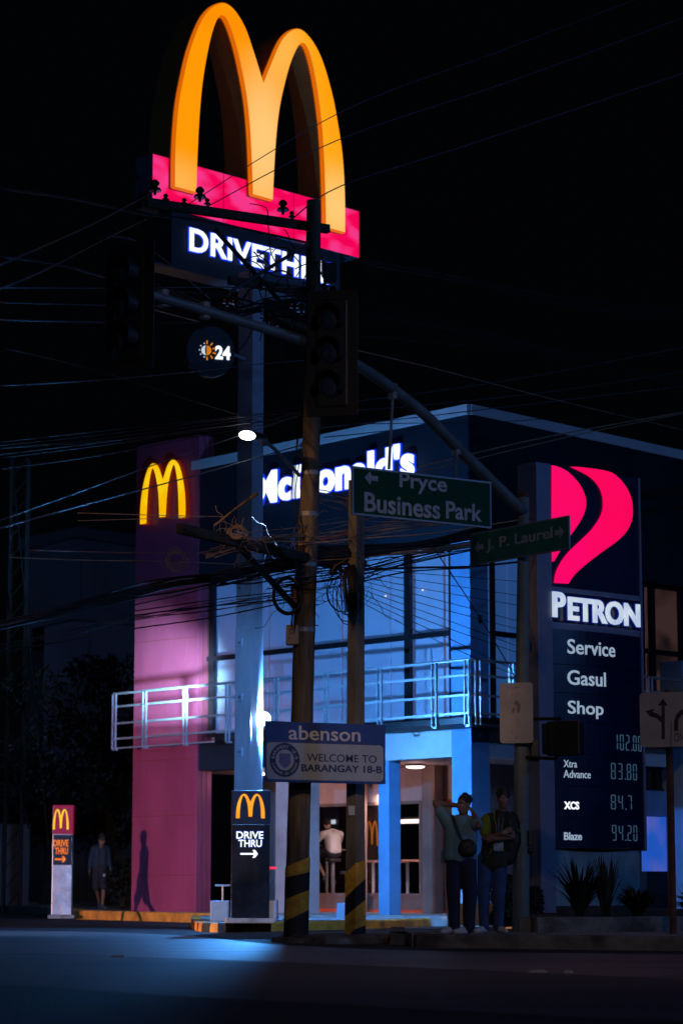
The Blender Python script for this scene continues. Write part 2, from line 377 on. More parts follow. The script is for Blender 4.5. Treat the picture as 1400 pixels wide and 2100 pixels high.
class Fr:
    """upright plane: origin o (x,y), direction d to the picture's right, n towards the viewer"""

    def __init__(s, o, d):
        s.o = Vector((o[0], o[1], 0)); s.d = Vector((d[0], d[1], 0)).normalized(); s.n = Vector((s.d.y, -s.d.x, 0)); s.z = Vector((0, 0, 1))

    def hit(s, px, py, n=0.0):
        q = P(px, py, 1.0); z = q.z - CH; o = s.o + s.n * n
        dx, dy = s.d.x, s.d.y
        t = (o.x * dy - o.y * dx) / (q.x * dy - dx)
        u = (t - o.y) / dy if abs(dy) > abs(dx) else (t * q.x - o.x) / dx
        return u, CH + t * z

    def p(s, u, z, n=0.0): return s.o + s.d * u + s.n * n + Vector((0, 0, z))

    def box(s, mb, u0, u1, z0, z1, n0, n1):
        return mb.corners([s.p(u0, z0, n0), s.p(u1, z0, n0), s.p(u1, z0, n1), s.p(u0, z0, n1), s.p(u0, z1, n0), s.p(u1, z1, n0), s.p(u1, z1, n1), s.p(u0, z1, n1)])

    def pbox(s, mb, x0, y0, x1, y1, n0, n1):
        """box whose front face fills the given rectangle of the photograph"""
        a = s.hit(x0, (y0 + y1) / 2, n1)[0]; b = s.hit(x1, (y0 + y1) / 2, n1)[0]
        t = s.hit((x0 + x1) / 2, y0, n1)[1]; d = s.hit((x0 + x1) / 2, y1, n1)[1]
        return s.box(mb, a, b, d, t, n0, n1)

    def poly(s, mb, pts, n0, n1):
        return mb.prism(pts, s.d, s.z, s.o + s.n * n0, s.n * (n1 - n0))


def frame2(pl, Yl, pr, Yr, py=1000):
    a = P(pl, py, Yl); b = P(pr, py, Yr)
    f = Fr((a.x, a.y), (b.x - a.x, b.y - a.y)); f.L = (Vector((b.x, b.y)) - Vector((a.x, a.y))).length
    return f


def text_geo(s, off=0.0, space=1.0):
    cu = bpy.data.curves.new('t', 'FONT'); cu.body = s; cu.size = 1; cu.offset = off; cu.space_character = space
    cu.extrude = 0.5; cu.resolution_u = 4; cu.align_x = 'LEFT'
    o = bpy.data.objects.new('t', cu)
    me = bpy.data.meshes.new_from_object(o)
    vs = [v.co.copy() for v in me.vertices]; fs = [tuple(p.vertices) for p in me.polygons]
    bpy.data.objects.remove(o); bpy.data.meshes.remove(me); bpy.data.curves.remove(cu)
    return vs, fs


def text(mb, fr, s, u0, u1, z0, z1, n0, n1, off=0.0, space=1.0, slope=0.0, shear=0.0, grow=0.0):
    """lettering s filling the rectangle on the upright plane; slope lifts it along u"""
    vs, fs = text_geo(s, off, space)
    xs = [v.x for v in vs]; ys = [v.y for v in vs]; x0, x1, y0, y1 = min(xs), max(xs), min(ys), max(ys)
    o = len(mb.v)
    for v in vs:
        a = (v.x - x0) / (x1 - x0); b = (v.y - y0) / (y1 - y0)
        u = u0 - grow + (u1 - u0 + 2 * grow) * a + shear * (b - .5); z = z0 - grow + (z1 - z0 + 2 * grow) * b + slope * a
        mb.v.append(fr.p(u, z, n0 + (n1 - n0) * (v.z + 0.5)))
    mb.f += [tuple(i + o for i in q) for q in fs]
    return mb


def ptext(mb, fr, s, x0, x1, yt, yb, n0, n1, off=0.0, grow=0.0, **k):
    """the same, rectangle in photograph pixels: top yt and bottom yb at the middle of the word"""
    ym = (yt + yb) / 2
    a = fr.hit(x0, ym, n1)[0]; b = fr.hit(x1, ym, n1)[0]; xm = (x0 + x1) / 2
    return text(mb, fr, s, a, b, fr.hit(xm, yb, n1)[1], fr.hit(xm, yt, n1)[1], n0, n1, off, grow=grow, **k)


def spline(pts, k=6):
    out = []
    n = len(pts)
    for i in range(n - 1):
        p0 = Vector(pts[max(i - 1, 0)]); p1 = Vector(pts[i]); p2 = Vector(pts[i + 1]); p3 = Vector(pts[min(i + 2, n - 1)])
        for j in range(k):
            t = j / k
            out.append(0.5 * ((2 * p1) + (p2 - p0) * t + (2 * p0 - 5 * p1 + 4 * p2 - p3) * t * t + (3 * p1 - p0 - 3 * p2 + p3) * t ** 3))
    out.append(Vector(pts[-1])); return out


OUT = [(0, 0), (.001, .2), (.015, .4), (.041, .55), (.076, .7), (.130, .85), (.180, .935), (.235, .985), (.285, 1.0), (.340, .975), (.398, .905), (.45, .79), (.5, .665)]
INN = [(.127, 0), (.129, .13), (.137, .33), (.150, .51), (.172, .665), (.200, .80), (.227, .885), (.248, .918), (.262, .924), (.278, .918), (.303, .88), (.340, .79), (.375, .665), (.402, .54), (.421, .38), (.432, .2), (.438, .067)]


def arches_mb(fr, u0, u1, z0, z1, n0, n1, slope=0.0):
    """double arch letter: left half and its mirror image"""
    o = [tuple(v) for v in spline(OUT, 4)]; i = [tuple(v) for v in spline(INN, 4)]
    mb = MB()
    poly = o + [(1 - a, b) for a, b in reversed(o[:-1])] + [(1 - a, b) for a, b in i] + [(a, b) for a, b in reversed(i)]
    w = u1 - u0; h = z1 - z0
    fr.poly(mb, [(u0 + a * w, z0 + b * h + slope * a) for a, b in poly], n0, n1)
    return mb


# ------------------------------------------------------------------ ground, road, kerbs
def sheet(name, pts, z, m, thick=None, kind='structure'):
    mb = MB()
    if thick: mb.prism([(p[0], p[1]) for p in pts], (1, 0, 0), (0, 1, 0), (0, 0, z - thick), (0, 0, thick))
    else: mb.add([(p[0], p[1], z) for p in pts], [tuple(range(len(pts)))])
    return tag(obj(name, mb, m), kind=kind)


sheet('ground', [(-400, -60), (400, -60), (400, 700), (-400, 700)], 0.0, 'asphalt')
# resurfaced lane bands that sweep across the junction
def band(name, top, bot, z, m):
    mb = MB(); ys = lambda c, x: next(p[1] + (q[1] - p[1]) * (x - p[0]) / (q[0] - p[0]) for p, q in zip(c, c[1:]) if x <= q[0])
    xs = [-300 + 50 * k for k in range(41)]; sc = lambda c: [tuple(v) for v in spline(c, 6)]; ct, cb_ = sc(top), sc(bot)
    a = [G(x, ys(ct, x)) for x in xs]; b = [G(x, ys(cb_, x)) for x in xs]
    n = len(a); mb.add([(p.x, p.y, z) for p in a] + [(p.x, p.y, z) for p in b], [(i, i + 1, n + i + 1, n + i) for i in range(n - 1)])
    return tag(obj(name, mb, m), kind='structure')


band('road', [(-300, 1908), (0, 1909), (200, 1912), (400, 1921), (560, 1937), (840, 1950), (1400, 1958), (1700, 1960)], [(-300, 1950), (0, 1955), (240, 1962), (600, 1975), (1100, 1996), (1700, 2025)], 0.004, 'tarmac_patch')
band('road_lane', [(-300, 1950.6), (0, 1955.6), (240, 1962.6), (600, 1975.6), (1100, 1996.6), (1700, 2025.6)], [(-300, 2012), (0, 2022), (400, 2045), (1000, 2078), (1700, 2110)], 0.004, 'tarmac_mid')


def kerb_line(name, pts, h, w, cols, z0=0.0, kind='structure', seglen=0.6, pattern=None):
    """kerb along ground points, alternately painted in lengths; one object per colour run as child meshes of the first"""
    ps = [Vector((p.x, p.y, 0)) for p in pts]
    # resample
    d = [0]
    for i in range(1, len(ps)): d.append(d[-1] + (ps[i] - ps[i - 1]).length)

    def at(t):
        for i in range(1, len(ps)):
            if t <= d[i] + 1e-9:
                k = (t - d[i - 1]) / max(d[i] - d[i - 1], 1e-9); return ps[i - 1].lerp(ps[i], k)
        return ps[-1]
    first = None
    for (a, b, m) in pattern(d[-1]):
        mb = MB(); N = max(1, int((b - a) / 0.25)); rings = []
        for k in range(N + 1):
            t = a + (b - a) * k / N; p = at(t); q = at(min(t + .05, d[-1])) - at(max(t - .05, 0)); q.normalize()
            nn = Vector((-q.y, q.x, 0))
            if nn.y < 0: nn = -nn
            c = 0.025
            j = 0.006 * math.sin(t * 9) + 0.004 * math.sin(t * 23)
            rings.append([p + Vector((0, 0, z0)), p + Vector((0, 0, h - c)) + nn * (0.01 + j), p + Vector((0, 0, h)) + nn * (c + 0.01 + j), p + nn * w + Vector((0, 0, h)), p + nn * w + Vector((0, 0, z0))])
        mb.loft(rings)
        o = obj(name if first is None else 'painted_length', mb, m, first)
        if first is None: first = o
    return tag(first, kind=kind)


def runs(spec, total):
    out = []; t = 0
    i = 0
    while t < total - 1e-6:
        L, m = spec[i % len(spec)] if i < len(spec) else spec[-1]
        b = min(total, t + L); out.append((t, b, m)); t = b; i += 1
    return out


isl = [G(x, y) for x, y in spline([(396, 1893), (391, 1899), (396, 1906), (412, 1911), (450, 1912), (520, 1911), (620, 1908.5), (720, 1906), (820, 1902.5), (905, 1899), (1000, 1894)], 5)]
def isl_runs(L):
    ds = [0]
    for i in range(1, len(isl)): ds.append(ds[-1] + (isl[i] - isl[i - 1]).length)
    def t_of(px):
        for i in range(12, len(isl)):
            x0 = 700 + F * isl[i - 1].x / isl[i - 1].y; x1 = 700 + F * isl[i].x / isl[i].y
            if x1 >= px: return ds[i - 1] + (ds[i] - ds[i - 1]) * (px - x0) / (x1 - x0)
        return L
    t = 0; out = []; o = True
    for px in (400, 403, 408, 410, 417, 434, 450, 466, 484, 499, 885, 897, 913, 925, 940, 958, 975, 2000):
        e = t_of(px)
        if e - t > 1e-4: out.append((t, e, 'kerb_orange' if o else 'kerb_black'))
        t = e; o = not o
    return out


kerb_line('kerb_island', isl, 0.15, 0.18, None, pattern=isl_runs)
b = [(p.x, p.y + 0.12) for p in isl]
sheet('island_pavement', b + [(6.5, 46), (6.5, 47.5), (-1.3, 47.5)], 0.148, 'concrete', 0.14)
lk = [G(153, 1879), G(154, 1885), G(240, 1887.5), G(330, 1890), G(432, 1893), G(470, 1894)]
kerb_line('kerb_drive', lk, 0.19, 0.2, None, pattern=lambda L: [(0, L, 'kerb_orange')])
sheet('forecourt', [(lk[0].x, lk[0].y), (lk[1].x, lk[1].y + .12), (lk[4].x, lk[4].y + 0.14), (lk[5].x, lk[5].y + .14), (-1.0, 46.2), (6, 41.3), (30, 60), (10, 80), (-14, 75)], 0.186, 'concrete', 0.18)
# right-hand pavement with its tall worn kerb
rk = [G(833, 1925), G(834, 1938), G(845, 1944), G(1000, 1945), G(1200, 1948), G(1420, 1951), G(1700, 1954)]
kerb_line('kerb_pavement', rk, 0.17, 0.22, None, pattern=lambda L: [(0, L, 'kerb_concrete')])
sheet('pavement', [(p.x, p.y + .15) for p in rk[1:]] + [(14, 36), (2.3, 36), (G(833, 1912, .17).x, 31.5)], 0.168, 'concrete', 0.16)
# low planter kerb round the price pylon
pk = [G(1083, 1905, .17), G(1090, 1912, .17), G(1250, 1911, .17), G(1420, 1909, .17), G(1700, 1907, .17)]
kerb_line('planter_kerb', pk, 0.36, 0.16, None, z0=0.16, pattern=lambda L: [(0, L, 'kerb_concrete')])
sheet('planter_soil', [(p.x, p.y + .1) for p in pk] + [(12, 42), (2.6, 42)], 0.345, 'soil', 0.2)

# ------------------------------------------------------------------ restaurant building
C0 = (2.35, 44.0)
UL = Vector((0.66, -0.751, 0)).normalized(); UR = Vector((0.685, 0.728, 0)).normalized()
FL = Fr(C0, UL); FR = Fr(C0, UR)
zA = FL.hit(966, 828)[1]; zA2 = FL.hit(966, 849)[1]; zW = FL.hit(929, 1104)[1]
zS = FL.hit(966, 1483)[1]; zS2 = FL.hit(929, 1552)[1]
uE = FL.hit(330, 1000)[0]   # far left end
uR = 15.0
bl = thing('restaurant_building', 'two-storey corner restaurant with dark signboard wall, blue columns and lit upper windows', 'restaurant', (C0[0], C0[1], 0.15))
# dark band wall above the windows, two wings
mb = MB(); FL.box(mb, uE, -0.0, zW, zA2, -0.35, 0.02); obj('signboard_wall', mb, 'navy_wall', bl)
mb = MB(); FR.box(mb, 0.0, uR, zW, zA2, -0.35, 0.02); obj('signboard_wall', mb, 'navy_wall', bl)
# pale coping along the roof edge
mb = MB(); FL.box(mb, uE, 0.02, zA2 + .002, zA, -0.5, 0.06); FR.box(mb, 0.025, uR, zA2 + .003, zA + .001, -0.5, 0.055); obj('roof_coping', mb, 'fascia', bl)
mb = MB(); mb.prism([tuple((FL.p(uE, 0, -.3))[:2]), tuple(FL.p(-.4, 0, -.3)[:2]), tuple(FR.p(uR, 0, -.3)[:2]), (4, 62)], (1, 0, 0), (0, 1, 0), (0, 0, zA2 - .3), (0, 0, .12)); obj('roof', mb, 'navy_wall', bl)
# corner column, full height
def column(fr, pl, pc, pr, z0, z1, m='blue_column', n=0.0, name='column'):
    """left edge, near corner and right edge as seen in the photograph"""
    u0 = fr.hit(pl, 1600, n)[0]; u1 = fr.hit(pc, 1600, n)[0]; d = .05
    while d < 3:
        q = fr.p(u1, 0, n - d)
        if 700 + F * q.x / q.y * .999 >= pr: break
        d += .01
    mb = MB(); fr.box(mb, u0, u1, z0, z1, n - d, n); return obj(name, mb, m, bl, bevel=0.012)


cn = MB(); a = FL.p(-0.52, 0, 0.0); c = FR.p(0.52, 0, 0.0); k = Vector((C0[0], C0[1], 0)); q = a + c - k
cn.prism([tuple(a[:2]), tuple(k[:2]), tuple(c[:2]), tuple(q[:2])], (1, 0, 0), (0, 1, 0), (0, 0, .15), (0, 0, zW - .15)); obj('column', cn, 'blue_column', bl, bevel=0.015)
column(FL, 775, 797, 820, 0.15, zS2, n=-.02)
# columns of the ground floor (drawn by their near corner)
column(FL, 565, 606, 655, 0.15, zS2, 'grey_wall', n=-0.3)
# beam between storeys
ub_ = FL.hit(560, 1520)[0]
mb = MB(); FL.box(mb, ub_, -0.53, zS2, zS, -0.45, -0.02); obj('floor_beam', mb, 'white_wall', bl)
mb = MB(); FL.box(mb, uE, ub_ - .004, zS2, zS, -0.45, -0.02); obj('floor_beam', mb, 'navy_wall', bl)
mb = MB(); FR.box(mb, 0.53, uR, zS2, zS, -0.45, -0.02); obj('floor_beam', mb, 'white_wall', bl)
# portico ceiling
zC = zS2 + 0.02
mb = MB(); mb.prism([tuple(FL.p(uE, 0, -.46)[:2]), tuple(FL.p(-.55, 0, -.46)[:2]), tuple(FL.p(-.5, 0, -3.4)[:2]), tuple(FL.p(uE, 0, -3.4)[:2])], (1, 0, 0), (0, 1, 0), (0, 0, zC), (0, 0, .1)); obj('portico_ceiling', mb, 'bulkhead', bl)
mb = MB(); mb.prism([tuple(FR.p(.55, 0, -.46)[:2]), tuple(FR.p(uR, 0, -.46)[:2]), tuple(FR.p(uR, 0, -3.4)[:2]), tuple(FR.p(.5, 0, -3.4)[:2])], (1, 0, 0), (0, 1, 0), (0, 0, zC + .003), (0, 0, .1)); obj('portico_ceiling', mb, 'bulkhead', bl)

# upper windows: pale blinds behind glass, dark mullions and transom
nG = -0.25
zt = zW; zb = FL.hit(900, 1480, nG)[1]
zt_l = zt
def uL(px, n=nG): return FL.hit(px, 1250, n)[0]


def window(fr, u0, u1, z0, z1, n, inner='blind', frame='frame_dark', fw=0.05, mullions=(), transoms=(), glass=True, thick=(), name='window'):
    mb = MB()
    fr.box(mb, u0, u0 + fw, z0, z1, n - .04, n + .05); fr.box(mb, u1 - fw, u1, z0, z1, n - .04, n + .05)
    fr.box(mb, u0 + fw, u1 - fw, z0, z0 + fw, n - .04, n + .048); fr.box(mb, u0 + fw, u1 - fw, z1 - fw, z1, n - .04, n + .048)
    for t in transoms: fr.box(mb, u0 + fw, u1 - fw, t - .05, t + .05, n - .03, n + .045)
    for m_, w_ in (mullions if inner is None else ()): fr.box(mb, m_ - w_ / 2, m_ + w_ / 2, z0 + fw, z1 - fw, n - .035, n + .055)
    f = obj(name, mb, frame, bl)
    if glass:
        g = MB(); fr.box(g, u0 + fw, u1 - fw, z0 + fw, z1 - fw, n - .012, n - .004); obj('pane', g, 'glass', f)
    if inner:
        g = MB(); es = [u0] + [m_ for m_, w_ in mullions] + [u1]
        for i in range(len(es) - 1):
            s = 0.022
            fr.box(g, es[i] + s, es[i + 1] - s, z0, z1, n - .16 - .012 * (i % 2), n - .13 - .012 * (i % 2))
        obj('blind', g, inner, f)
    return f


tr = FL.hit(840, 1307, nG)[1]
wx = [(300, 437, (345,)), (437, 837, (541, 600, 690, 790)), (837, 929, (900,))]
for a_, b_, ms in wx:
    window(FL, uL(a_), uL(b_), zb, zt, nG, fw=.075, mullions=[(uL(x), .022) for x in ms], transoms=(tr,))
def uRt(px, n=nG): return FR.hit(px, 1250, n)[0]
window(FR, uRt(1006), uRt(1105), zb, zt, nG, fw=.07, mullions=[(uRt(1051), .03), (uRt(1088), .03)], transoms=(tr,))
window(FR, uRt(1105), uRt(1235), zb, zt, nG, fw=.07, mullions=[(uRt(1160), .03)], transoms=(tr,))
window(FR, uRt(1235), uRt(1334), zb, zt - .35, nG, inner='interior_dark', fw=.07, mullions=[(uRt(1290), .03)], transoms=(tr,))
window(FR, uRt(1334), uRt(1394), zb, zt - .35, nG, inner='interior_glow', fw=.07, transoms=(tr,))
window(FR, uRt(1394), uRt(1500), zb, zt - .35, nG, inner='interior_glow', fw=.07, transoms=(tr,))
mb = MB(); FR.box(mb, uRt(1235), uR, zt - .35, zt + .02, -.3, .015); obj('window_head', mb, 'navy_wall', bl)
mb = MB(); FL.box(mb, FL.hit(480, 1480)[0], -.53, zS - .01, zb, -.42, -.05); FR.box(mb, .53, uR, zS - .01, zb + .001, -.42, -.05); obj('window_sill', mb, 'white_wall', bl)
for px, py in ((853, 1134), (790, 1222), (866, 1210)):
    u, z = FL.hit(px, py, -.33); q = FL.p(u, z, -.33); t = thing('ceiling_spot', {853: 'bright small ceiling spot behind the top of the upper window near the corner', 790: 'tiny ceiling spot glowing beside the concrete pole in the upper window', 866: 'tiny dim ceiling spot under the bright one in the upper window'}[px], 'ceiling lamp', q, 'ceiling spots in the upper windows')
    mb = MB(); mb.ball(q, 1, 10, 6, (.07 if px == 853 else .02, .02, .014)); obj('lens', mb, 'tube_lit', t, smooth=True)
# body behind the glass so that nothing shows through, given a warm painted-in glow
mb = MB(); FL.box(mb, uE, -.5, zS, zW, -.9, -.75); FR.box(mb, .5, uR, zS, zW + .01, -.9, -.74); obj('upper_room_wall', mb, 'upper_room', bl)

# balcony: slab edge, railing on both wings
CB = (2.29, 42.6); BL = Fr(CB, UL); BR = Fr(CB, UR)
zT = BL.hit(966, 1352)[1]; zB0 = BL.hit(966, 1484)[1]; zB1 = BL.hit(966, 1471)[1]
uBe = BL.hit(236, 1450)[0]; uBs = BL.hit(440, 1490)[0]
sl = MB(); sl.prism([tuple(BL.p(uBs, 0)[:2]), tuple(BL.p(0, 0)[:2]), tuple(BR.p(14, 0)[:2]), tuple(FR.p(14, 0)[:2]), tuple(FR.p(.01, 0)[:2]), tuple(FL.p(-.01, 0)[:2]), tuple(FL.p(uBs, 0)[:2])], (1, 0, 0), (0, 1, 0), (0, 0, zB0 + .012), (0, 0, zB1 - zB0))
bal = obj('balcony_slab', sl, 'frame_dark', bl)
mb = MB(); mb.tube([BL.p(uBe - .05, zT), BL.p(0, zT)], .028, 10); mb.tube([BR.p(0, zT), BR.p(14, zT)], .028, 10)
rail = obj('railing', mb, 'steel_rail', bl, smooth=False)
hs = [zB0 + (zT - zB0) * t for t in (.17, .45, .76)]
for h in hs:
    mb = MB(); BL.box(mb, uBe - .05, -0.0, h - .021, h + .021, -.012, .012); obj('rail', mb, 'steel_rail', rail)
    mb = MB(); BR.box(mb, 0.02, 14, h - .021, h + .021, -.012, .012); obj('rail', mb, 'steel_rail', rail)
mb = MB(); BL.box(mb, uBe - .05, uBs, zB0 - .02, zB0 + .01, -.02, .02); obj('rail', mb, 'steel_rail', rail)
for px in (238, 300, 383, 470, 569, 671, 781, 893, 960):
    u = BL.hit(px, 1420)[0]; mb = MB()
    for s_ in (-.055, .055): BL.box(mb, u + s_ - .009, u + s_ + .009, zB0 - .02, zT - .01, .014, .055)
    for h in hs: BL.box(mb, u - .04, u + .04, h - .02, h + .02, .03, .045)
    BL.box(mb, u - .05, u + .05, zB0 - .05, zB0 - .021, -.04, .04)
    obj('post', mb, 'steel_rail', rail)
for px in (976, 1045, 1100, 1330):
    u = BR.hit(px, 1420)[0]; mb = MB()
    for s_ in (-.055, .055): BR.box(mb, u + s_ - .009, u + s_ + .009, zB0 - .02, zT - .01, .014, .055)
    for h in hs: BR.box(mb, u - .04, u + .04, h - .02, h + .02, .03, .045)
    obj('post', mb, 'steel_rail', rail)

# lit lettering on the left wing
def letters(parent, fr, s, x0, x1, yt, yb, n, m='white_lit', halo='halo_blue', off=0.03, grow=0.022, name='lettering', th=.06, **k):
    mb = ptext(MB(), fr, s, x0, x1, yt, yb, n + th * .7, n + th, off, **k)
    o = obj(name, mb, m, parent)
    if halo:
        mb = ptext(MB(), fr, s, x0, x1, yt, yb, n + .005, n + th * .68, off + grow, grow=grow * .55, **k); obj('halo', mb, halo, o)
    return o


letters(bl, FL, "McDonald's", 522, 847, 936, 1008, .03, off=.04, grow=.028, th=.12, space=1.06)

# ground floor: recessed glazed wall with the dining room behind
nW = -2.6; zF = 0.30; zI = 0.50
def uG(px, n=nW): return FL.hit(px, 1700, n)[0]
zsill = FL.hit(760, 1838, nW)[1]; ztop = FL.hit(690, 1648, nW)[1]; zbh = zC
mb = MB(); FL.box(mb, uE, -2.26, .15, zsill, nW - .12, nW); obj('plinth', mb, 'interior_brown', bl)
mb = MB(); FL.box(mb, uE, -2.26, .15, .15 + .09, nW, nW + .02); obj('red_skirting', mb, 'red_line', bl)
mb = MB(); FL.box(mb, uG(655), -2.26, ztop, zbh, nW - .12, nW); obj('bulkhead', mb, 'bulkhead', bl)
for a_, b_ in ((648, 726), (745, 800), (800, 868), (905, 950), (950, 993)):
    window(FL, uG(a_), uG(b_), zsill, ztop, nW + .02, inner=None, frame='frame_red' if a_ > 900 else 'interior_brown', fw=.06)
column(FL, 728, 742, 752, .15, zC, 'interior_wall', nW + .25, 'pier')
column(FL, 864, 890, 906, .15, zC, 'interior_brown', nW + .4, 'pier')
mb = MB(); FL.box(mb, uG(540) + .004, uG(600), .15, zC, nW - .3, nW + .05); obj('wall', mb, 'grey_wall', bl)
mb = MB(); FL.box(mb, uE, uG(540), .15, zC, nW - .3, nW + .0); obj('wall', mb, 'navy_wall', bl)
# right wing ground floor
def uGR(px, n=-1.2): return FR.hit(px, 1700, n)[0]
mb = MB(); FR.box(mb, 2.75, uGR(1330), .15, zC, -2.2, -2.0); obj('wall', mb, 'interior_brown', bl)
mb = MB(); FR.box(mb, uGR(1075), uGR(1102), .6, FR.hit(1090, 1650, -1.2)[1], -1.25, -1.2); obj('lit_panel', mb, 'panel_lilac', bl)
mb = MB(); FR.box(mb, uRt(1315, -.1), uR, FR.hit(1350, 1672, -.1)[1], FR.hit(1350, 1622, -.1)[1], -.4, -.1); obj('wall', mb, 'blue_column', bl)
mb = MB(); FR.box(mb, uRt(1315, -.1), uR, .15, FR.hit(1350, 1787, -.1)[1], -.4, -.1); obj('wall', mb, 'navy_wall', bl)
mb = MB(); FR.box(mb, uRt(1322, -.1), uRt(1373, -.1), FR.hit(1350, 1787, -.1)[1] + .003, FR.hit(1350, 1675, -.1)[1], -.3, -.12); obj('lit_poster', mb, 'poster_blue', bl)
window(FR, uRt(1300, -.2), uRt(1373, -.2), FR.hit(1340, 1622, -.2)[1], zS2, -.2, inner=None, fw=.05, mullions=[(uRt(1336, -.2), .12)])
mb = MB(); FR.box(mb, uRt(1374, .1), uRt(1394, .1), .15, FR.hit(1385, 1357, .1)[1], -.2, .35); obj('column', mb, 'blue_column', bl)
# dining room shell
rb = -8.0
mb = MB(); FL.box(mb, uE, -2.4, .3, zI, rb, nW - .13); obj('dining_floor', mb, 'interior_floor', bl)
mb = MB(); FL.box(mb, uE, -2.4, zI, 3.4, rb - .2, rb); obj('dining_wall', mb, 'interior_dark', bl)
mb = MB(); FL.box(mb, uE, -2.4, 2.95, 3.05, rb, nW - .13); obj('dining_ceiling', mb, 'bulkhead', bl)
mb = MB(); FL.box(mb, -2.6, -2.41, zI, 2.94, rb, nW - .13); obj('dining_wall', mb, 'interior_brown', bl)
c = FL.p(-5.2, 2.75, -4.6)
light('dining_room_light', 'AREA', c, 45, (1.0, 0.62, 0.52), c - Vector((0, 0, 1)), size=2.5)
c = FL.p(-5.0, 2.7, -2.95)
light('diner_fill', 'AREA', c, 120, (1.0, 0.72, 0.64), FL.p(-5.6, 1.2, -4.2), size=1.0)  # added light on the diner's back, without a fixture
c = FL.p(-3.6, 2.75, -4.6)
light('dining_room_light', 'AREA', c, 30, (1.0, 0.62, 0.52), c - Vector((0, 0, 1)), size=1.5)

# round lamps under the portico ceiling
def ceil_lamp(px, py, fr, label):
    q = G(px, py, zC - .05) if False else P(px, py, 1)
    k = (zC - .045 - CH) / (q.z - CH); loc = Vector((q.x * k, k, zC))
    t = thing('ceiling_lamp', label, 'ceiling lamp', loc, 'round lamps under the portico ceiling')
    mb = MB(); mb.tube([loc, loc - Vector((0, 0, .05))], .20, 20); obj('housing', mb, 'steel_rail', t)
    mb = MB(); mb.tube([loc - Vector((0, 0, .051)), loc - Vector((0, 0, .075)), loc - Vector((0, 0, .09))], [.185, .17, .10], 20); obj('diffuser', mb, 'ceiling_lamp', t, smooth=True)
    light('portico_lamp_light', 'POINT', loc - Vector((0, 0, .22)), 6, (1.0, 0.62, 0.55), shadow_soft_size=.12)
    return t


L0 = ceil_lamp(851, 1571, FL, 'round glowing ceiling lamp between the two blue columns left of the corner')
for px, py, lb in ((541, 1585, 'small round ceiling lamp glowing just beside the left edge of the welcome sign'), (1098, 1583, 'round ceiling lamp glowing between the signal pole and the fuel price pylon')):
    q = P(px, py, 1); k = (zC - .045 - CH) / (q.z - CH); loc = Vector((q.x * k, k, zC))
    dup(L0, loc - L0.location, lb)
    light('portico_lamp_light', 'POINT', loc - Vector((0, 0, .22)), 5, (1.0, 0.62, 0.55), shadow_soft_size=.12)

# interior things
def tube_lamp():
    fr = FL; n = -5.2; a, z = fr.hit(815, 1685, n); b_, _ = fr.hit(872, 1685, n)
    t = thing('tube_lamp', 'long white tube lamp glowing across the dark dining room window', 'lamp', fr.p((a + b_) / 2, z, n))
    mb = MB(); fr.box(mb, a, b_, z + .045, z + .10, n - .06, n + .02); obj('housing', mb, 'frame_dark', t)
    mb = MB(); mb.tube([fr.p(a, z, n), fr.p(b_, z, n)], .045, 10); obj('tube', mb, 'tube_lit', t)


tube_lamp()
# golden arches decal on the dining room glass, with a faint painted-in glow
a_, z0_ = FL.hit(748, 1735, nW + .06); b_, z1_ = FL.hit(773, 1683, nW + .06)
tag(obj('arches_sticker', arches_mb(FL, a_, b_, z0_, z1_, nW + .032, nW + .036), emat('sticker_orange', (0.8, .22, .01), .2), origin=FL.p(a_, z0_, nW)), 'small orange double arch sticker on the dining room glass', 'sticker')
# lit menu strip inside
a_, z0_ = FL.hit(661, 1690, -7.9); b_, z1_ = FL.hit(683, 1681, -7.9)
mb = MB(); FL.box(mb, a_, b_, z0_, z1_, -7.98, -7.92)
t = thing('menu_strip', 'small glowing menu strip on the dark wall above the seated diner', 'menu board', FL.p((a_ + b_) / 2, z0_, -7.95)); obj('strip', mb, 'white_lit_soft', t)
mb = MB(); FL.box(mb, a_ - .1, b_ + .1, z0_ - .25, z1_ + .5, -7.99, -7.985); obj('backing', mb, 'sign_black', t)


def stool(px, py, n, label, h=.72):
    u, z = FL.hit(px, py, n); c = FL.p(u, zI, n)
    t = thing('bar_stool', label, 'stool', c, 'stools in the dining room')
    mb = MB(); mb.tube([c, c + Vector((0, 0, .02)), c + Vector((0, 0, .03))], [.2, .2, .05], 16); obj('foot', mb, 'stool_metal', t)
    mb = MB(); mb.tube([c + Vector((0, 0, .03)), c + Vector((0, 0, h))], .045, 12); obj('post', mb, 'stool_metal', t)
    mb = MB(); mb.tube([c + Vector((0, 0, h)), c + Vector((0, 0, h + .02)), c + Vector((0, 0, h + .07)), c + Vector((0, 0, h + .08))], [.15, .18, .18, .15], 16); obj('seat', mb, 'interior_dark', t)
    return t, c


def table(px, n, label, w=.7, h=.75):
    u, z = FL.hit(px, 1780, n); c = FL.p(u, zI, n)
    t = thing('dining_table', label, 'table', c, 'tables in the dining room')
    mb = MB(); FL.box(mb, u - w / 2, u + w / 2, zI + h - .04, zI + h, n - .3, n + .3); obj('tabletop', mb, 'table_top', t, bevel=.008)
    mb = MB(); mb.tube([c, c + Vector((0, 0, h - .04))], .035, 10); obj('leg', mb, 'stool_metal', t)
    mb = MB(); FL.box(mb, u - .22, u + .22, zI, zI + .03, n - .22, n + .22); obj('foot', mb, 'stool_metal', t, bevel=.006)


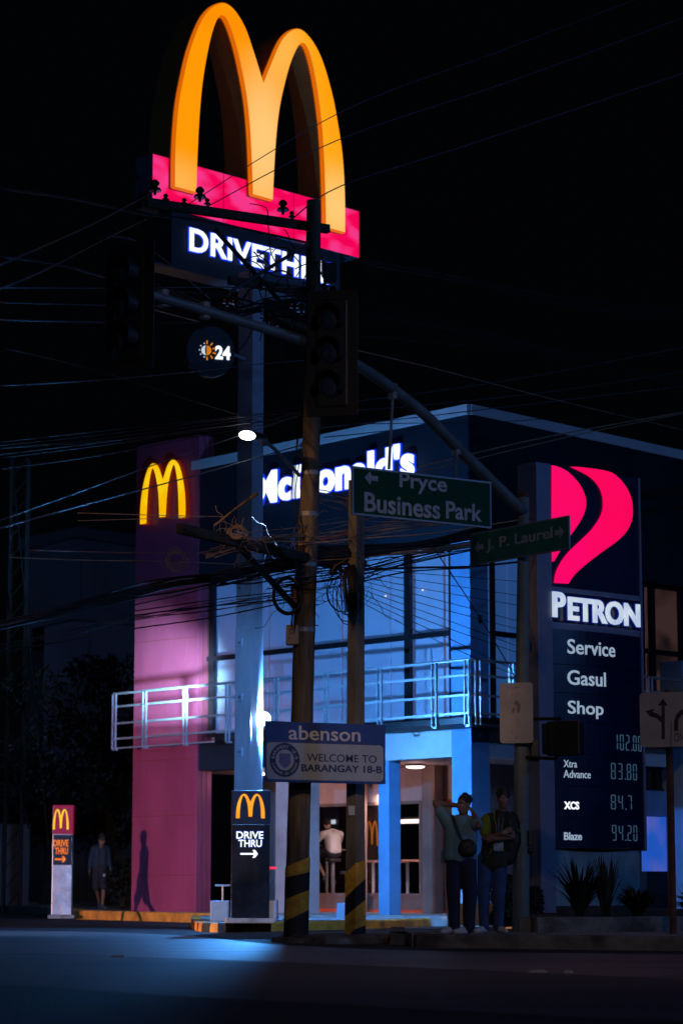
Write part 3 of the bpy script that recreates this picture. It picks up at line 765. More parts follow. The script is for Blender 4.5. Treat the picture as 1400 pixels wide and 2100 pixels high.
def chair(px, n, label):
    u, z = FL.hit(px, 1780, n); t = thing('dining_chair', label, 'chair', FL.p(u, zI, n), 'chairs in the dining room')
    mb = MB(); FL.box(mb, u - .2, u + .2, zI + .42, zI + .46, n - .2, n + .2); obj('seat', mb, 'table_top', t, bevel=.006)
    mb = MB(); FL.box(mb, u + .17, u + .2, zI + .6, zI + .88, n - .2, n + .2); obj('backrest', mb, 'interior_brown', t, bevel=.006)
    for i in (-1, 1):
        for j in (-1, 1):
            mb = MB(); mb.tube([FL.p(u + i * .18, zI, n + j * .18), FL.p(u + i * .18, zI + (.6 if i > 0 else .42), n + j * .18)], .014, 8); obj('leg', mb, 'stool_metal', t)


# ------------------------------------------------------------------ red pillar with arches
PF = frame2(275, 51.4, 405, 50.0, 1400)
# n faces the viewer; the slab runs back from it
zPt = PF.hit(405, 892)[1]
rp = thing('red_pillar', 'tall glossy red pillar with lit yellow double arches beside the restaurant', 'sign pillar', PF.p(PF.L / 2, .186, -.3))
mb = MB(); PF.box(mb, 0, PF.L, .186, zPt, -.42, 0); body = obj('body', mb, 'red_panel', rp, bevel=.01)
# panel joints
mb = MB()
zz = [PF.hit(340, y, .004)[1] for y in (1795, 1673, 1558, 1500, 1392, 1312)]
for z in zz: PF.box(mb, .006, PF.L - .006, z - .006, z + .006, .0005, .004)
for f_ in (.22, .80): PF.box(mb, PF.L * f_ - .003, PF.L * f_ + .003, .2, zz[-1], .0006, .0035)
obj('joint', mb, 'frame_red', rp)
mb = MB()
for f_ in (-.14, -.28): mb.corners([PF.p(PF.L + .002, .2, f_ - .012), PF.p(PF.L + .012, .2, f_ - .012), PF.p(PF.L + .012, .2, f_ + .012), PF.p(PF.L + .002, .2, f_ + .012), PF.p(PF.L + .002, zPt - .02, f_ - .012), PF.p(PF.L + .012, zPt - .02, f_ - .012), PF.p(PF.L + .012, zPt - .02, f_ + .012), PF.p(PF.L + .002, zPt - .02, f_ + .012)])
obj('edge_trim', mb, 'frame_red', rp)
a_, z0_ = PF.hit(288, 1075, .14); b_, zr = PF.hit(379, 1058, .14); zt1 = PF.hit(316, 950, .14)[1]
ar = obj('arches', arches_mb(PF, a_, b_, z0_, zt1, .12, .15, slope=0), 'arch_lit_small', rp)
obj('arches_side', arches_mb(PF, a_ - .01, b_ + .01, z0_ - .01, zt1 + .01, .0, .119), 'arch_rim', ar)

# ------------------------------------------------------------------ giant mast sign
MX = frame2(305, 42, 737, 45.8)
ms = thing('mast_sign', 'giant glowing golden arches over a pink light box on a tall square mast', 'mast sign', P(508, 1862, 42.3) * 1.0)
ms.location.z = .148
c = P(508, 1862, 42.3); cx, cy = c.x, c.y
def sq(z, r, rot=math.radians(43)):
    return [(cx + r * math.cos(rot + math.pi / 2 * k), cy + r * math.sin(rot + math.pi / 2 * k), z) for k in range(4)]
def sqr(z, r):  # corners to the left, near, right, far; the near edge sits right of the middle like in the photo
    return [(cx - r, cy, z), (cx + r * .17, cy - r * 1.0, z), (cx + r, cy - r * .05, z), (cx - r * .17, cy + r * 1.0, z)]
zm = MX.hit(508, 585)[1]
mb = MB(); mb.loft([sqr(.148, .245), sqr(5.2, .245), sqr(5.22, .232), sqr(zm - .12, .225)]); obj('mast', mb, 'mast_paint', ms)
# bolted square pads up the left face
e0 = Vector(sqr(0, .247)[0]); e1 = Vector(sqr(0, .247)[1]); ed = (e1 - e0); Lm = ed.length
MF = Fr((e0.x, e0.y), (ed.x, ed.y))
for py in (1318, 1430, 1542, 1206):
    u, z = MF.hit(492, py, .02); mb = MB(); MF.box(mb, u - .055, u + .055, z - .075, z + .075, .0, .03); q = obj('step_plate', mb, 'mast_paint', ms, bevel=.01)
    mb = MB(); mb.tube([MF.p(u, z, .03), MF.p(u, z, .045)], .022, 10); obj('bolt', mb, 'galv', q)
# pink light box
zt_ = MX.hit(305, 312)[1]; zb_ = MX.hit(737, 530)[1]
mb = MB(); MX.box(mb, 0, MX.L, zb_, zt_, -.46, -.004); bx_ = obj('light_box', mb, 'peeling', ms)
mb = MB(); MX.box(mb, .012, MX.L - .012, zb_ + .012, zt_ - .012, -.003, .004); fc = obj('lit_face', mb, 'pink_lit', ms)
mb = MB()
for px in (458, 602, 652): 
    u = MX.hit(px, 400)[0]; MX.box(mb, u - .008, u + .008, zb_ + .02, zt_ - .02, .0045, .007)
obj('seam', mb, 'pink_seam', fc)
ua, za = MX.hit(357.5, 384, .16); ub, zbb = MX.hit(709, 476, .16); zpk = MX.hit(442, -2, .16)[1]
# smooth acrylic face with rounded edges, dark return behind
A = arches_mb(MX, ua, ub, za, zpk, .04, .16)
ao = obj('arches', A, 'arch_lit', ms, bevel=.045, smooth=False, seg=3)
obj('arches_side', arches_mb(MX, ua, ub, za, zpk, -.56, .038), 'arch_side', ao)
m_ = M['arch_lit'].copy(); n_ = m_.node_tree.nodes; l_ = m_.node_tree.links; pb = n_['Principled BSDF']; src = pb.inputs['Emission Color'].links[0].from_socket
tc_ = n_.new('ShaderNodeTexCoord'); prev = src
for (px_, py_), rad, hot in (((540, 300), (.55, 1.6), (1.0, .62, .22)), ((690, 430), (.5, .8), (1.0, .62, .20)), ((575, 100), (.45, .7), (1.0, .48, .08)), ((372, 375), (.4, .5), (1.0, .46, .08)), ((455, 40), (.9, .35), (1.0, .27, .0))):
    u_, z_ = MX.hit(px_, py_, .16); p_ = MX.p(u_, z_, .16) - ms.location
    sb = n_.new('ShaderNodeVectorMath'); sb.operation = 'SUBTRACT'; l_.new(tc_.outputs['Object'], sb.inputs[0]); sb.inputs[1].default_value = p_
    ml = n_.new('ShaderNodeVectorMath'); ml.operation = 'MULTIPLY'; l_.new(sb.outputs[0], ml.inputs[0]); ml.inputs[1].default_value = (.7 / rad[0], .7 / rad[0], 1 / rad[1])
    ln = n_.new('ShaderNodeVectorMath'); ln.operation = 'LENGTH'; l_.new(ml.outputs[0], ln.inputs[0])
    mr_ = n_.new('ShaderNodeMapRange'); mr_.interpolation_type = 'SMOOTHSTEP'; l_.new(ln.outputs['Value'], mr_.inputs['Value']); mr_.inputs['From Min'].default_value = .1; mr_.inputs['From Max'].default_value = 1.5; mr_.inputs['To Min'].default_value = .85; mr_.inputs['To Max'].default_value = 0
    mx_ = n_.new('ShaderNodeMixRGB'); l_.new(mr_.outputs[0], mx_.inputs[0]); l_.new(prev, mx_.inputs[1]); mx_.inputs[2].default_value = (*hot, 1); prev = mx_.outputs[0]
l_.new(prev, pb.inputs['Emission Color'])
for nd in n_:
    if nd.type == 'VALTORGB': nd.color_ramp.elements[0].color = (1, .32, 0, 1); nd.color_ramp.elements[1].color = (1, .40, .01, 1)
ao.data.materials[0] = m_; ao.data.materials.append(emat('arch_edge', (0.85, 0.16, 0.0), 0.8))
fz = [p for p in ao.data.polygons]; amax = max(p.area for p in fz)
for p in fz:
    if p.normal.dot(MX.n) < .75: p.material_index = 1
# dark box with the drive-thru words below
ud0, _ = MX.hit(352, 500, -.05); ud1, _ = MX.hit(697, 560, -.05); zd1 = zb_ - .0; zd0 = MX.hit(352, 545, -.05)[1]
mb = MB(); MX.box(mb, ud0, ud1, zd0, zd1 - .003, -.42, -.05); obj('word_box', mb, 'sign_box', ms)
mb = MB(); MX.box(mb, ud0 - .5, ud1 + .02, zd0 - .04, zd0 - .002, -.5, -.03); obj('ledge', mb, 'sign_box', ms)
u0_, z0_ = MX.hit(390, 514, .0); zt__ = MX.hit(390, 466, 0)[1]; u1_ = MX.hit(683, 560, .0)[0]
mb = text(MB(), MX, "DRIVETHRU", u0_, u1_, z0_, zt__, -.02, .0, .024, 1.07); lo_ = obj('lettering', mb, 'white_lit', ms)
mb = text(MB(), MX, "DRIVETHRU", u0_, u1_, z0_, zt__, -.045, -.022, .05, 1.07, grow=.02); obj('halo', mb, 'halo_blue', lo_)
# round service sign on the mast
rs = P(430, 722, 41.6); RF = Fr((rs.x, rs.y), (1, .35))
t = thing('round_sign', 'round dark hanging sign with a sun and moon icon and the number 24', 'round sign', rs)
mb = MB(); mb.prism([(.44 * math.cos(a), .46 * math.sin(a)) for a in [2 * math.pi * i / 40 for i in range(40)]], RF.d, RF.z, rs - RF.n * .07, RF.n * .14); obj('disc', mb, 'sign_box', t, bevel=.01)
mb = MB(); mb.tube([rs + RF.d * .4, Vector((cx - .1, cy - .1, rs.z))], .03, 8); obj('bracket', mb, 'mast_paint', t)
mb = text(MB(), RF, "24", .08, .36, rs.z - .135, rs.z + .11, .072, .085, .04); obj('number', mb, 'white_lit', t)
mb = MB(); R_ = .085; ic = (-.075, rs.z + .01)
RF.poly(mb, [(ic[0] + R_ * math.sin(a), ic[1] + R_ * math.cos(a)) for a in [math.pi * i / 12 for i in range(13)]], .071, .082)
for k in range(6):
    a = math.radians(2 + k * 35); q0, q1 = .115, .175
    for_ = [(q0, -.012), (q1, -.012), (q1, .012), (q0, .012)]
    RF.poly(mb, [(ic[0] + r * math.sin(a) + w * math.cos(a), ic[1] + r * math.cos(a) - w * math.sin(a)) for r, w in for_], .071, .082)
obj('sun_icon', mb, 'sun_icon', t)
mb = MB(); RF.poly(mb, [(ic[0] - .012 - R_ * math.sin(a), ic[1] + R_ * math.cos(a)) for a in [math.pi * i / 12 for i in range(13)]] + [(ic[0] - .012 - .02 * math.sin(a), ic[1] + R_ * math.cos(a) * .98) for a in [math.pi * (11 - i) / 12 for i in range(11)]], .071, .08)
for k in range(5):
    a = math.radians(200 + k * 35); c_ = (ic[0] + .13 * math.sin(a), ic[1] + .13 * math.cos(a))
    RF.poly(mb, [(c_[0] + .012 * math.cos(b), c_[1] + .012 * math.sin(b)) for b in [math.pi / 3 * i for i in range(6)]], .071, .08)
obj('moon_icon', mb, 'white_lit_soft', t)

# floodlight clamped to the mast
fl = thing('floodlight', 'small glaring blue-white floodlight clamped to the mast above the welcome sign', 'floodlight', LAMP)
mb = MB(); mb.ball(LAMP - Vector((0, 0.02, 0)), .125, 16, 10, (1, .55, 1)); obj('lens', mb, 'flood_face', fl, smooth=True)
mb = MB(); mb.tube([LAMP + Vector((-.02, .0, -.1)), LAMP + Vector((-.1, .16, -.16)), Vector((cx + .12, cy - .05, LAMP.z - .16))], .018, 8); obj('bracket', mb, 'galv', fl)

# ------------------------------------------------------------------ drive-thru kiosks
def kiosk(x0, x1, yt, yb, Y, tw, label, lit, z0, plinth, head, headm, body, rotd=(1, 0.0), depth=.35):
    p0 = P(x0, yb, Y); fr = Fr((p0.x, p0.y), rotd); w = fr.hit(x1, (yt + yb) / 2)[0]; zt = fr.hit((x0 + x1) / 2, yt)[1]
    t = thing('direction_kiosk', label, 'direction sign', fr.p(w / 2, z0, -depth / 2), 'drive-thru direction signs')
    zh = fr.hit(x0, head)[1]
    mb = MB(); fr.box(mb, -.0, w, z0 + .08, zh, -depth, 0); obj('body', mb, body, t, bevel=.008)
    mb = MB(); fr.box(mb, -.006, w + .006, zh + .002, zt, -depth - .006, .006); obj('head', mb, headm, t, bevel=.008)
    mb = MB(); fr.box(mb, -plinth, w + plinth, z0, z0 + .078, -depth - .1, .12); obj('plinth', mb, 'concrete', t, bevel=.015)
    return t, fr, w


t, f, w = kiosk(106, 148, 1651, 1872, 52.3, 0, 'small dented silver drive-thru sign with a magenta head, orange words and arrow', 0, .02, .07, 1710, 'kiosk_red', 'silver_dented', rotd=(1, .05), depth=.5)
for ch in t.children:
    if ch.name.startswith('plinth'):
        pass
a_, z0_ = f.hit(109, 1701, .01); b_, z1_ = f.hit(142, 1659, .01)
obj('arches', arches_mb(f, a_, b_, z0_, z1_, .007, .03), 'arch_lit_small', t)
mb = MB(); zt_a = f.hit(125, 1720)[1]; zt_b = f.hit(125, 1768)[1]
f.box(mb, .01, w - .01, f.hit(125, 1774)[1], f.hit(125, 1712)[1], .0015, .004); obj('dark_panel', mb, 'kiosk_dark', t)
mb = ptext(MB(), f, "DRIVE", 110, 141, 1722, 1736, .005, .02, .03); ptext(mb, f, "THRU", 113, 140, 1738, 1752, .005, .02, .03); obj('lettering', mb, 'orange_lit', t)
def arrow(mb, f, x0, x1, yc, hh, n0, n1, th=.3):
    a, z = f.hit(x0, yc, n1); b, _ = f.hit(x1, yc, n1); h = abs(f.hit(x0, yc - hh, n1)[1] - z); L = b - a
    f.poly(mb, [(a, z - h * th), (b - h * 1.0, z - h * th), (b - h * 1.4, z - h), (b - h * .75, z - h), (b, z), (b - h * .75, z + h), (b - h * 1.4, z + h), (b - h, z + h * th), (a, z + h * th)], n0, n1)
    return mb
obj('arrow', arrow(MB(), f, 113, 136, 1762, 6.5, .005, .02), 'orange_lit', t)

t, f, w = kiosk(475, 553, 1621, 1882, 39.3, 0, 'black drive-thru sign with orange arches and white words before the tall mast', 0, .148, .09, 1690, 'kiosk_dark', 'sign_black', rotd=(1, 0.09), depth=.34)
a_, z0_ = f.hit(484, 1678, .01); b_, z1_ = f.hit(543, 1628, .01)
ar = obj('arches', arches_mb(f, a_, b_, z0_, z1_, .012, .035), 'arch_lit_orange', t)
obj('arches_side', arches_mb(f, a_ - .006, b_ + .006, z0_ - .006, z1_ + .006, .007, .0115), 'arch_rim', ar)
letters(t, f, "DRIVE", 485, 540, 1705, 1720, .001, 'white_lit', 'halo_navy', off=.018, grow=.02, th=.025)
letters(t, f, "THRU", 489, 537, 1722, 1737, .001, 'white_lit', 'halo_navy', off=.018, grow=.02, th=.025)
obj('arrow', arrow(MB(), f, 493, 529, 1751, 8, .002, .02, .22), 'white_lit', t)

def block(name, x0, x1, yt, z0, Y, label, cat, m='block_paint', d=.5, bev=.03, cham=0, group=None):
    a = P(x0, yt, Y); b = P(x1, yt, Y)
    mb = MB(); zt = a.z
    mb.corners([(a.x, Y, z0), (b.x, Y, z0), (b.x, Y + d, z0), (a.x, Y + d, z0), (a.x + cham, Y + cham, zt), (b.x - cham, Y + cham, zt), (b.x - cham, Y + d - cham, zt), (a.x + cham, Y + d - cham, zt)])
    return tag(obj(name, mb, m, None, bevel=bev, origin=((a.x + b.x) / 2, Y, z0)), label, cat, group)


block('concrete_block', 431, 470, 1847, .148, 40.6, 'pale square concrete block left of the black drive-thru sign, under a small tap', 'concrete block')
block('concrete_block', 545, 569, 1846, .148, 40.9, 'narrow pale concrete block showing right of the black drive-thru sign', 'concrete block')
block('concrete_wedge', 688, 713, 1852, .148, 43.4, 'small sloping pale concrete wedge by the striped square pole', 'wheel stop', d=.3, bev=.01, cham=.03)
q = P(457, 1847, 40.8); t = thing('water_tap', 'small T-shaped grey tap standing on the pale concrete block', 'tap', q)
mb = MB(); mb.tube([q, q + Vector((0, 0, .26))], .02, 8); obj('pipe', mb, 'galv', t)
mb = MB(); mb.tube([q + Vector((-.13, 0, .25)), q + Vector((.13, 0, .25))], .018, 8); obj('handle', mb, 'galv', t)
q = P(558, 1780, 46.5); mb = MB(); mb.box(q.x - .1, q.x + .08, q.y, q.y + .02, q.z - .02, q.z + .02)
t = thing('rear_lamp', 'small red tail lamp glowing just behind the black drive-thru sign', 'tail lamp', q); obj('lens', mb, emat('red_lit', (1, .0, .03), 1.2), t)

# ------------------------------------------------------------------ utility poles, crossarms, lamps
PY = 32.95
cl = [P(606.5, 1925, PY), P(612, 1700, PY), P(619, 1480, PY), P(625, 1250, PY), P(634, 1040, PY), P(640, 800, PY), P(643, 412, PY)]
cl[0].z = 0.0
rr = [.158, .155, .15, .148, .135, .115, .098]
up_ = thing('utility_pole', 'tall leaning round timber utility pole with yellow and black bands at its foot', 'utility pole', cl[0])
cs = spline([tuple(p) for p in cl], 8); ri = [rr[min(int(i / 8), 5)] + (rr[min(int(i / 8) + 1, 6)] - rr[min(int(i / 8), 5)]) * ((i % 8) / 8) for i in range(len(cs))]; ri[-1] = rr[-1]
ri = [r * (1 + .015 * math.sin(i * 1.7)) for i, r in enumerate(ri)]
mb = MB(); mb.tube(cs, ri, 20); obj('shaft', mb, 'wood_pole', up_, smooth=False)


def wrap(mb, cx0, cx1, r0, z0, z1, z0b, z1b, n=24, sides=None):
    """slanted band round a shaft: z0/z1 at the left side, z0b/z1b at the right side"""
    rings = [[], []]
    for k in range(n):
        a = 2 * math.pi * k / n; t = (math.cos(a) + 1) / 2
        lo = z0 + (z0b - z0) * t; hi = z1 + (z1b - z1) * t
        for R, z in ((0, lo), (1, hi)):
            c = cx0.lerp(cx1, max(0, min(1, (z - cx0.z) / (cx1.z - cx0.z)))); rings[R].append((c.x + r0 * math.cos(a), c.y + r0 * math.sin(a), z))
    mb.loft(rings, cap=False)


def zat(py, Y=PY): return P(610, py, Y - .15).z
for (l0, l1, r0_, r1_), m in (((1800, 1778, 1788, 1757), 'stripe_yellow'), ((1845, 1800, 1825, 1788), 'stripe_black'), ((1890, 1845, 1866, 1825), 'stripe_yellow'), ((1926, 1890, 1926, 1866), 'stripe_black')):
    mb = MB(); wrap(mb, cl[0], cl[1], .168, max(zat(l0), .01), zat(l1), max(zat(r0_), .01), zat(r1_))
    obj('painted_band', mb, m, up_)
for py, r_ in ((967, .132), (1052, .142), (1156, .153), (1290, .158)):
    z = zat(py); c = min(cs, key=lambda p: abs(p.z - z)); mb = MB(); mb.tube([(c.x, c.y, z - .03), (c.x, c.y, z + .03)], r_, 20); obj('steel_band', mb, 'galv', up_)


def beam(name, p0, p1, w, h, m, parent, bev=.008):
    p0 = Vector(p0); p1 = Vector(p1); d = (p1 - p0).normalized(); s = d.cross(Vector((0, 0, 1))).normalized() * (w / 2); u = s.cross(d).normalized() * (h / 2)
    mb = MB(); mb.corners([p0 - s - u, p0 + s - u, p1 + s - u, p1 - s - u, p0 - s + u, p0 + s + u, p1 + s + u, p1 - s + u])
    return obj(name, mb, m, parent, bevel=bev)


LA0 = P(369, 1084, 29.9); LA1 = P(695, 1160, 33.7)
beam('crossarm', LA0, LA1, .10, .13, 'old_timber', up_)
beam('brace', P(482, 1112, 31.2), P(612, 1252, 32.75), .06, .07, 'frame_dark', up_)
UA0 = P(300, 415, 31.5); UA1 = P(673, 470, 33.3)
beam('crossarm', UA0, UA1, .10, .12, 'old_timber', up_)
beam('crossarm', P(470, 575, 32.2), P(720, 612, 33.6), .09, .11, 'old_timber', up_)
beam('brace', P(440, 470, 32.3), P(640, 690, 32.85), .05, .05, 'frame_dark', up_)
beam('crossarm', P(560, 648, 32.4), P(700, 700, 33.3), .08, .09, 'old_timber', up_)
beam('brace', P(470, 600, 32.2), P(632, 500, 32.8), .04, .05, 'frame_dark', up_)


def insulator(p, s=1.0, m='insulator'):
    mb = MB(); p = Vector(p)
    mb.tube([p, p + Vector((0, 0, .05 * s)), p + Vector((0, 0, .052 * s)), p + Vector((0, 0, .09 * s)), p + Vector((0, 0, .11 * s)), p + Vector((0, 0, .14 * s)), p + Vector((0, 0, .17 * s)), p + Vector((0, 0, .20 * s))],
            [.02 * s, .02 * s, .085 * s, .07 * s, .03 * s, .06 * s, .055 * s, .025 * s], 12)
    obj('insulator', mb, m, up_)


for px, py, Y in ((318, 400, 31.6), (410, 414, 32.0), (378, 424, 31.8), (580, 440, 32.9), (340, 415, 31.7), (425, 424, 32.1), (598, 450, 32.9)):
    insulator(P(px, py, Y), 1.05 if px in (318, 410, 580) else .6)
for px, py, Y in ((520, 583, 32.5), (535, 588, 32.5), (664, 597, 33.4), (682, 603, 33.4), (466, 620, 32.2), (484, 622, 32.2), (604, 630, 32.7), (618, 638, 32.7), (548, 660, 32.3), (563, 668, 32.4), (650, 560, 33)):
    insulator(P(px, py + 8, Y), .85)
bx9 = P(677, 560, 33.3); mb = MB(); mb.box(bx9.x - .10, bx9.x + .09, 33.2, 33.4, bx9.z - .14, bx9.z + .13); obj('fuse_box', mb, 'black_plastic', up_, bevel=.02)
# equipment on the pole
def pbox_part(name, x0, y0, x1, y1, Y, d, m, parent, bev=.02):
    a = P(x0, y1, Y); b = P(x1, y0, Y); mb = MB(); mb.box(a.x, b.x, Y, Y + d, a.z, b.z); return obj(name, mb, m, parent, bevel=bev)
q = pbox_part('junction_box', 586, 1281, 613, 1322, 32.72, .14, 'cable_tan', up_)
mb = MB(); f_ = Fr((P(586, 1300, 32.72).x, 32.72), (1, 0)); ptext(mb, f_, "120", 591, 603, 1287, 1293, .001, .003); ptext(mb, f_, "UPG", 591, 604, 1296, 1302, .001, .003); ptext(mb, f_, "51", 591, 600, 1305, 1311, .001, .003); obj('marking', mb, 'ink_black', q)
pbox_part('splice_box', 597, 1199, 610, 1240, 32.7, .12, 'cable_red', up_)
pbox_part('terminal_box', 676, 1152, 692, 1178, 33.5, .12, 'black_plastic', up_)
pbox_part('terminal_cap', 675, 1150, 694, 1157, 33.47, .16, 'rust', up_, .005)

# street lamp head on its arm
sl_ = thing('street_lamp', 'bright white street lamp head on a thin arm clamped to the utility pole', 'street lamp', P(612, 972, 32.8))
mb = MB(); mb.tube(spline([tuple(P(614, 975, 32.85)), tuple(P(585, 944, 32.5)), tuple(P(556, 915, 32.2)), tuple(P(535, 905, 32.0))], 5), .026, 8); obj('arm', mb, 'galv', sl_)
d0 = P(488, 889, 31.55); d1 = P(552, 908, 32.15); ax = (d1 - d0).normalized(); sd = ax.cross(Vector((0, 0, 1))).normalized(); upv = sd.cross(ax)
rot = Matrix((ax, sd, upv)).transposed()
mb = MB(); mb.ball((d0 + d1) / 2 + upv * .03, 1, 20, 10, (.27, .13, .055), rot); obj('housing', mb, 'frame_dark', sl_, smooth=True)
mb = MB(); mb.ball(P(507, 893, 31.68), 1, 20, 10, (.132, .10, .06), rot); obj('lens', mb, 'led_face', sl_, smooth=True)
mb = MB(); mb.ball(P(540, 905, 32.1), 1, 14, 8, (.10, .06, .05), rot); obj('driver_box', mb, 'galv', sl_, smooth=True)

# square concrete pole with stripes
QY = 33.3
sp = thing('concrete_pole', 'square concrete pole with yellow and black bands behind the right end of the welcome sign', 'utility pole', G(728, 1925, 0) * 1.0)
b0 = P(728, 1925, QY); b1 = P(730.5, 985, QY); b0.z = 0
sp.location = b0
def sqring(c, r, z=None): 
    z = c.z if z is None else z
    return [(c.x - r, c.y - .02, z), (c.x + r * .02, c.y - r, z), (c.x + r, c.y + .02, z), (c.x - r * .02, c.y + r, z)]
mb = MB(); mb.loft([sqring(b0, .137), sqring(b1, .112)]); obj('shaft', mb, 'concrete_pole', sp, bevel=.01)
bnd = [(1788, 1810, 1762, 'stripe_yellow'), (1845, 1860, 1798, 'stripe_black'), (1900, 1912, 1848, 'stripe_yellow'), (1928, 1928, 1898, 'stripe_black')]
tops = [(1792, 1770, 1764), (1842, 1820, 1802), (1880, 1862, 1845), (1926, 1905, 1898), (1928, 1928, 1928)]
def zq(py): return max(P(728, py, QY - .1).z, .01)
for i, m in enumerate(('stripe_yellow', 'stripe_black', 'stripe_yellow', 'stripe_black')):
    tl, tm, tr_ = tops[i]; bl_, bm_, br_ = tops[i + 1]
    def ring(l, mm, r): 
        z = [zq(l), zq(mm), zq(r), zq(mm)]; out = []
        for k in range(4):
            c = b0.lerp(b1, z[k] / b1.z); out.append(Vector(sqring(c, .143 - z[k] * .004)[k][:2] + (z[k],)))
        return out
    mb = MB(); mb.loft([ring(bl_, bm_, br_), ring(tl, tm, tr_)], cap=False); obj('painted_band', mb, m, sp)
# paper scraps stuck to the pole
mb = MB(); qf = Fr(sqring(b0, .139)[0][:2], (.137, -.117)); qf2 = qf
a = P(714, 1672, QY - .09); mb.box(a.x, a.x + .09, a.y - .03, a.y - .026, a.z, a.z + .13)
obj('paper_scrap', mb, 'banner_pale', sp)
# steps bolted to the round pole
mb = MB(); [mb.tube([P(644, y, 32.9), P(653, y, 32.9)], .008, 6) for y in (1240, 1283)]; obj('step_bolt', mb, 'frame_dark', up_)

# broken concrete lump round the pole feet
mb = MB(); ring = []
for k in range(36):
    a = 2 * math.pi * k / 36; r = 1 + .12 * math.sin(3 * a) + .08 * math.sin(7 * a + 1)
    ring.append((.35 + 0.0 + (-.39) + .82 * r * math.cos(a), 32.9 + .75 * r * math.sin(a)))
mb.loft([[(x, y, 0.0) for x, y in ring], [(x * .97, 32.9 + (y - 32.9) * .93, .07) for x, y in ring], [((x + .04) * .8 - .04, 32.9 + (y - 32.9) * .75, .105 + .01 * math.sin(k * 2.3)) for k, (x, y) in enumerate(ring)]])
tag(obj('pole_footing', mb, 'kerb_concrete', None, bevel=0, origin=(-.04, 32.9, 0)), 'low broken concrete footing round the two striped poles', 'footing')

# ------------------------------------------------------------------ welcome sign
WS = frame2(545, 32.1, 790, 33.0, 1540)
zt1 = WS.hit(545, 1478)[1]; zb1 = WS.hit(545, 1603)[1]; zmid = WS.hit(545, 1520)[1]
t = thing('welcome_sign', 'wide blue and white welcome signboard tied across the two striped poles', 'signboard', WS.p(WS.L / 2, zb1, 0))
mb = MB(); WS.box(mb, 0, WS.L, zb1, zt1, -.03, 0); obj('board', mb, 'banner_blue', t, bevel=.004)
mb = MB(); n_ = 6; zp0 = zb1 + .035; zp1 = zmid - .01; r_ = .06; uu0, uu1 = .012, WS.L - .035
pts = []
for cxx, czz, a0 in ((uu1 - r_, zp0 + r_, -90), (uu1 - r_, zp1 - r_, 0), (uu0 + r_, zp1 - r_, 90), (uu0 + r_, zp0 + r_, 180)):
    for k in range(7): a = math.radians(a0 + 15 * k); pts.append((cxx + r_ * math.cos(a), czz + r_ * math.sin(a)))
WS.poly(mb, pts, .001, .003); obj('pale_panel', mb, 'banner_pale', t)
def wt(s, x0, x1, yt, yb, m, off, nm='lettering'): return obj(nm, ptext(MB(), WS, s, x0, x1, yt, yb, .0035, .006, off), m, t)
wt("abenson", 592, 739, 1490, 1519, 'banner_white', .012)
wt("The No. 1 Household Appliance Store in the Philippines", 570, 763, 1519, 1526, 'banner_dim', .0)
wt("WELCOME TO", 629, 772, 1547, 1563, 'banner_ink', .006)
wt("BARANGAY 18-B", 618, 783, 1569, 1584, 'banner_ink', .025)
su, sz = WS.hit(583.5, 1558.5); SR = .225
mb = MB(); WS.poly(mb, [(su + SR * math.cos(a), sz + SR * math.sin(a)) for a in [2 * math.pi * i / 48 for i in range(48)]], .0035, .005); seal = obj('seal', mb, 'banner_ink', t)
mb = MB(); WS.poly(mb, [(su + SR * .62 * math.cos(a), sz + SR * .62 * math.sin(a)) for a in [2 * math.pi * i / 40 for i in range(40)]], .0055, .0065); obj('seal_centre', mb, 'banner_pale', seal)
mb = MB(); WS.poly(mb, [(su - .085, sz + .085), (su - .085, sz - .03), (su - .05, sz - .08), (su, sz - .11), (su + .05, sz - .08), (su + .085, sz - .03), (su + .085, sz + .085)], .007, .008); obj('shield', mb, 'banner_dim', seal)
def ring_text(s, a0, a1, r, h, flip=False):
    mb = MB(); n = len(s)
    for i, ch in enumerate(s):
        if ch == ' ': continue
        a = math.radians(a0 + (a1 - a0) * i / (n - 1)); vs, fs = text_geo(ch, .02); o = len(mb.v)
        w_ = max(v.x for v in vs)
        for v in vs:
            x = (v.x - w_ / 2) * h; y = (v.y - .35) * h * (-1 if flip else 1)
            if flip: x = -x
            rr_ = r + y; ca, sa = math.cos(a), math.sin(a)
            mb.v.append(WS.p(su + rr_ * ca + x * sa, sz + rr_ * sa - x * ca, .0052 + .0012 * (v.z + .5)))
        mb.f += [tuple(i_ + o for i_ in q) for q in fs]
    return mb
obj('seal_lettering', ring_text("BARANGAY 18-B", 170, 10, SR * .8, .062), 'banner_pale', seal)
obj('seal_lettering', ring_text("LUNGSOD NG DABAW", 198, 342, SR * .8, .05, True), 'banner_pale', seal)

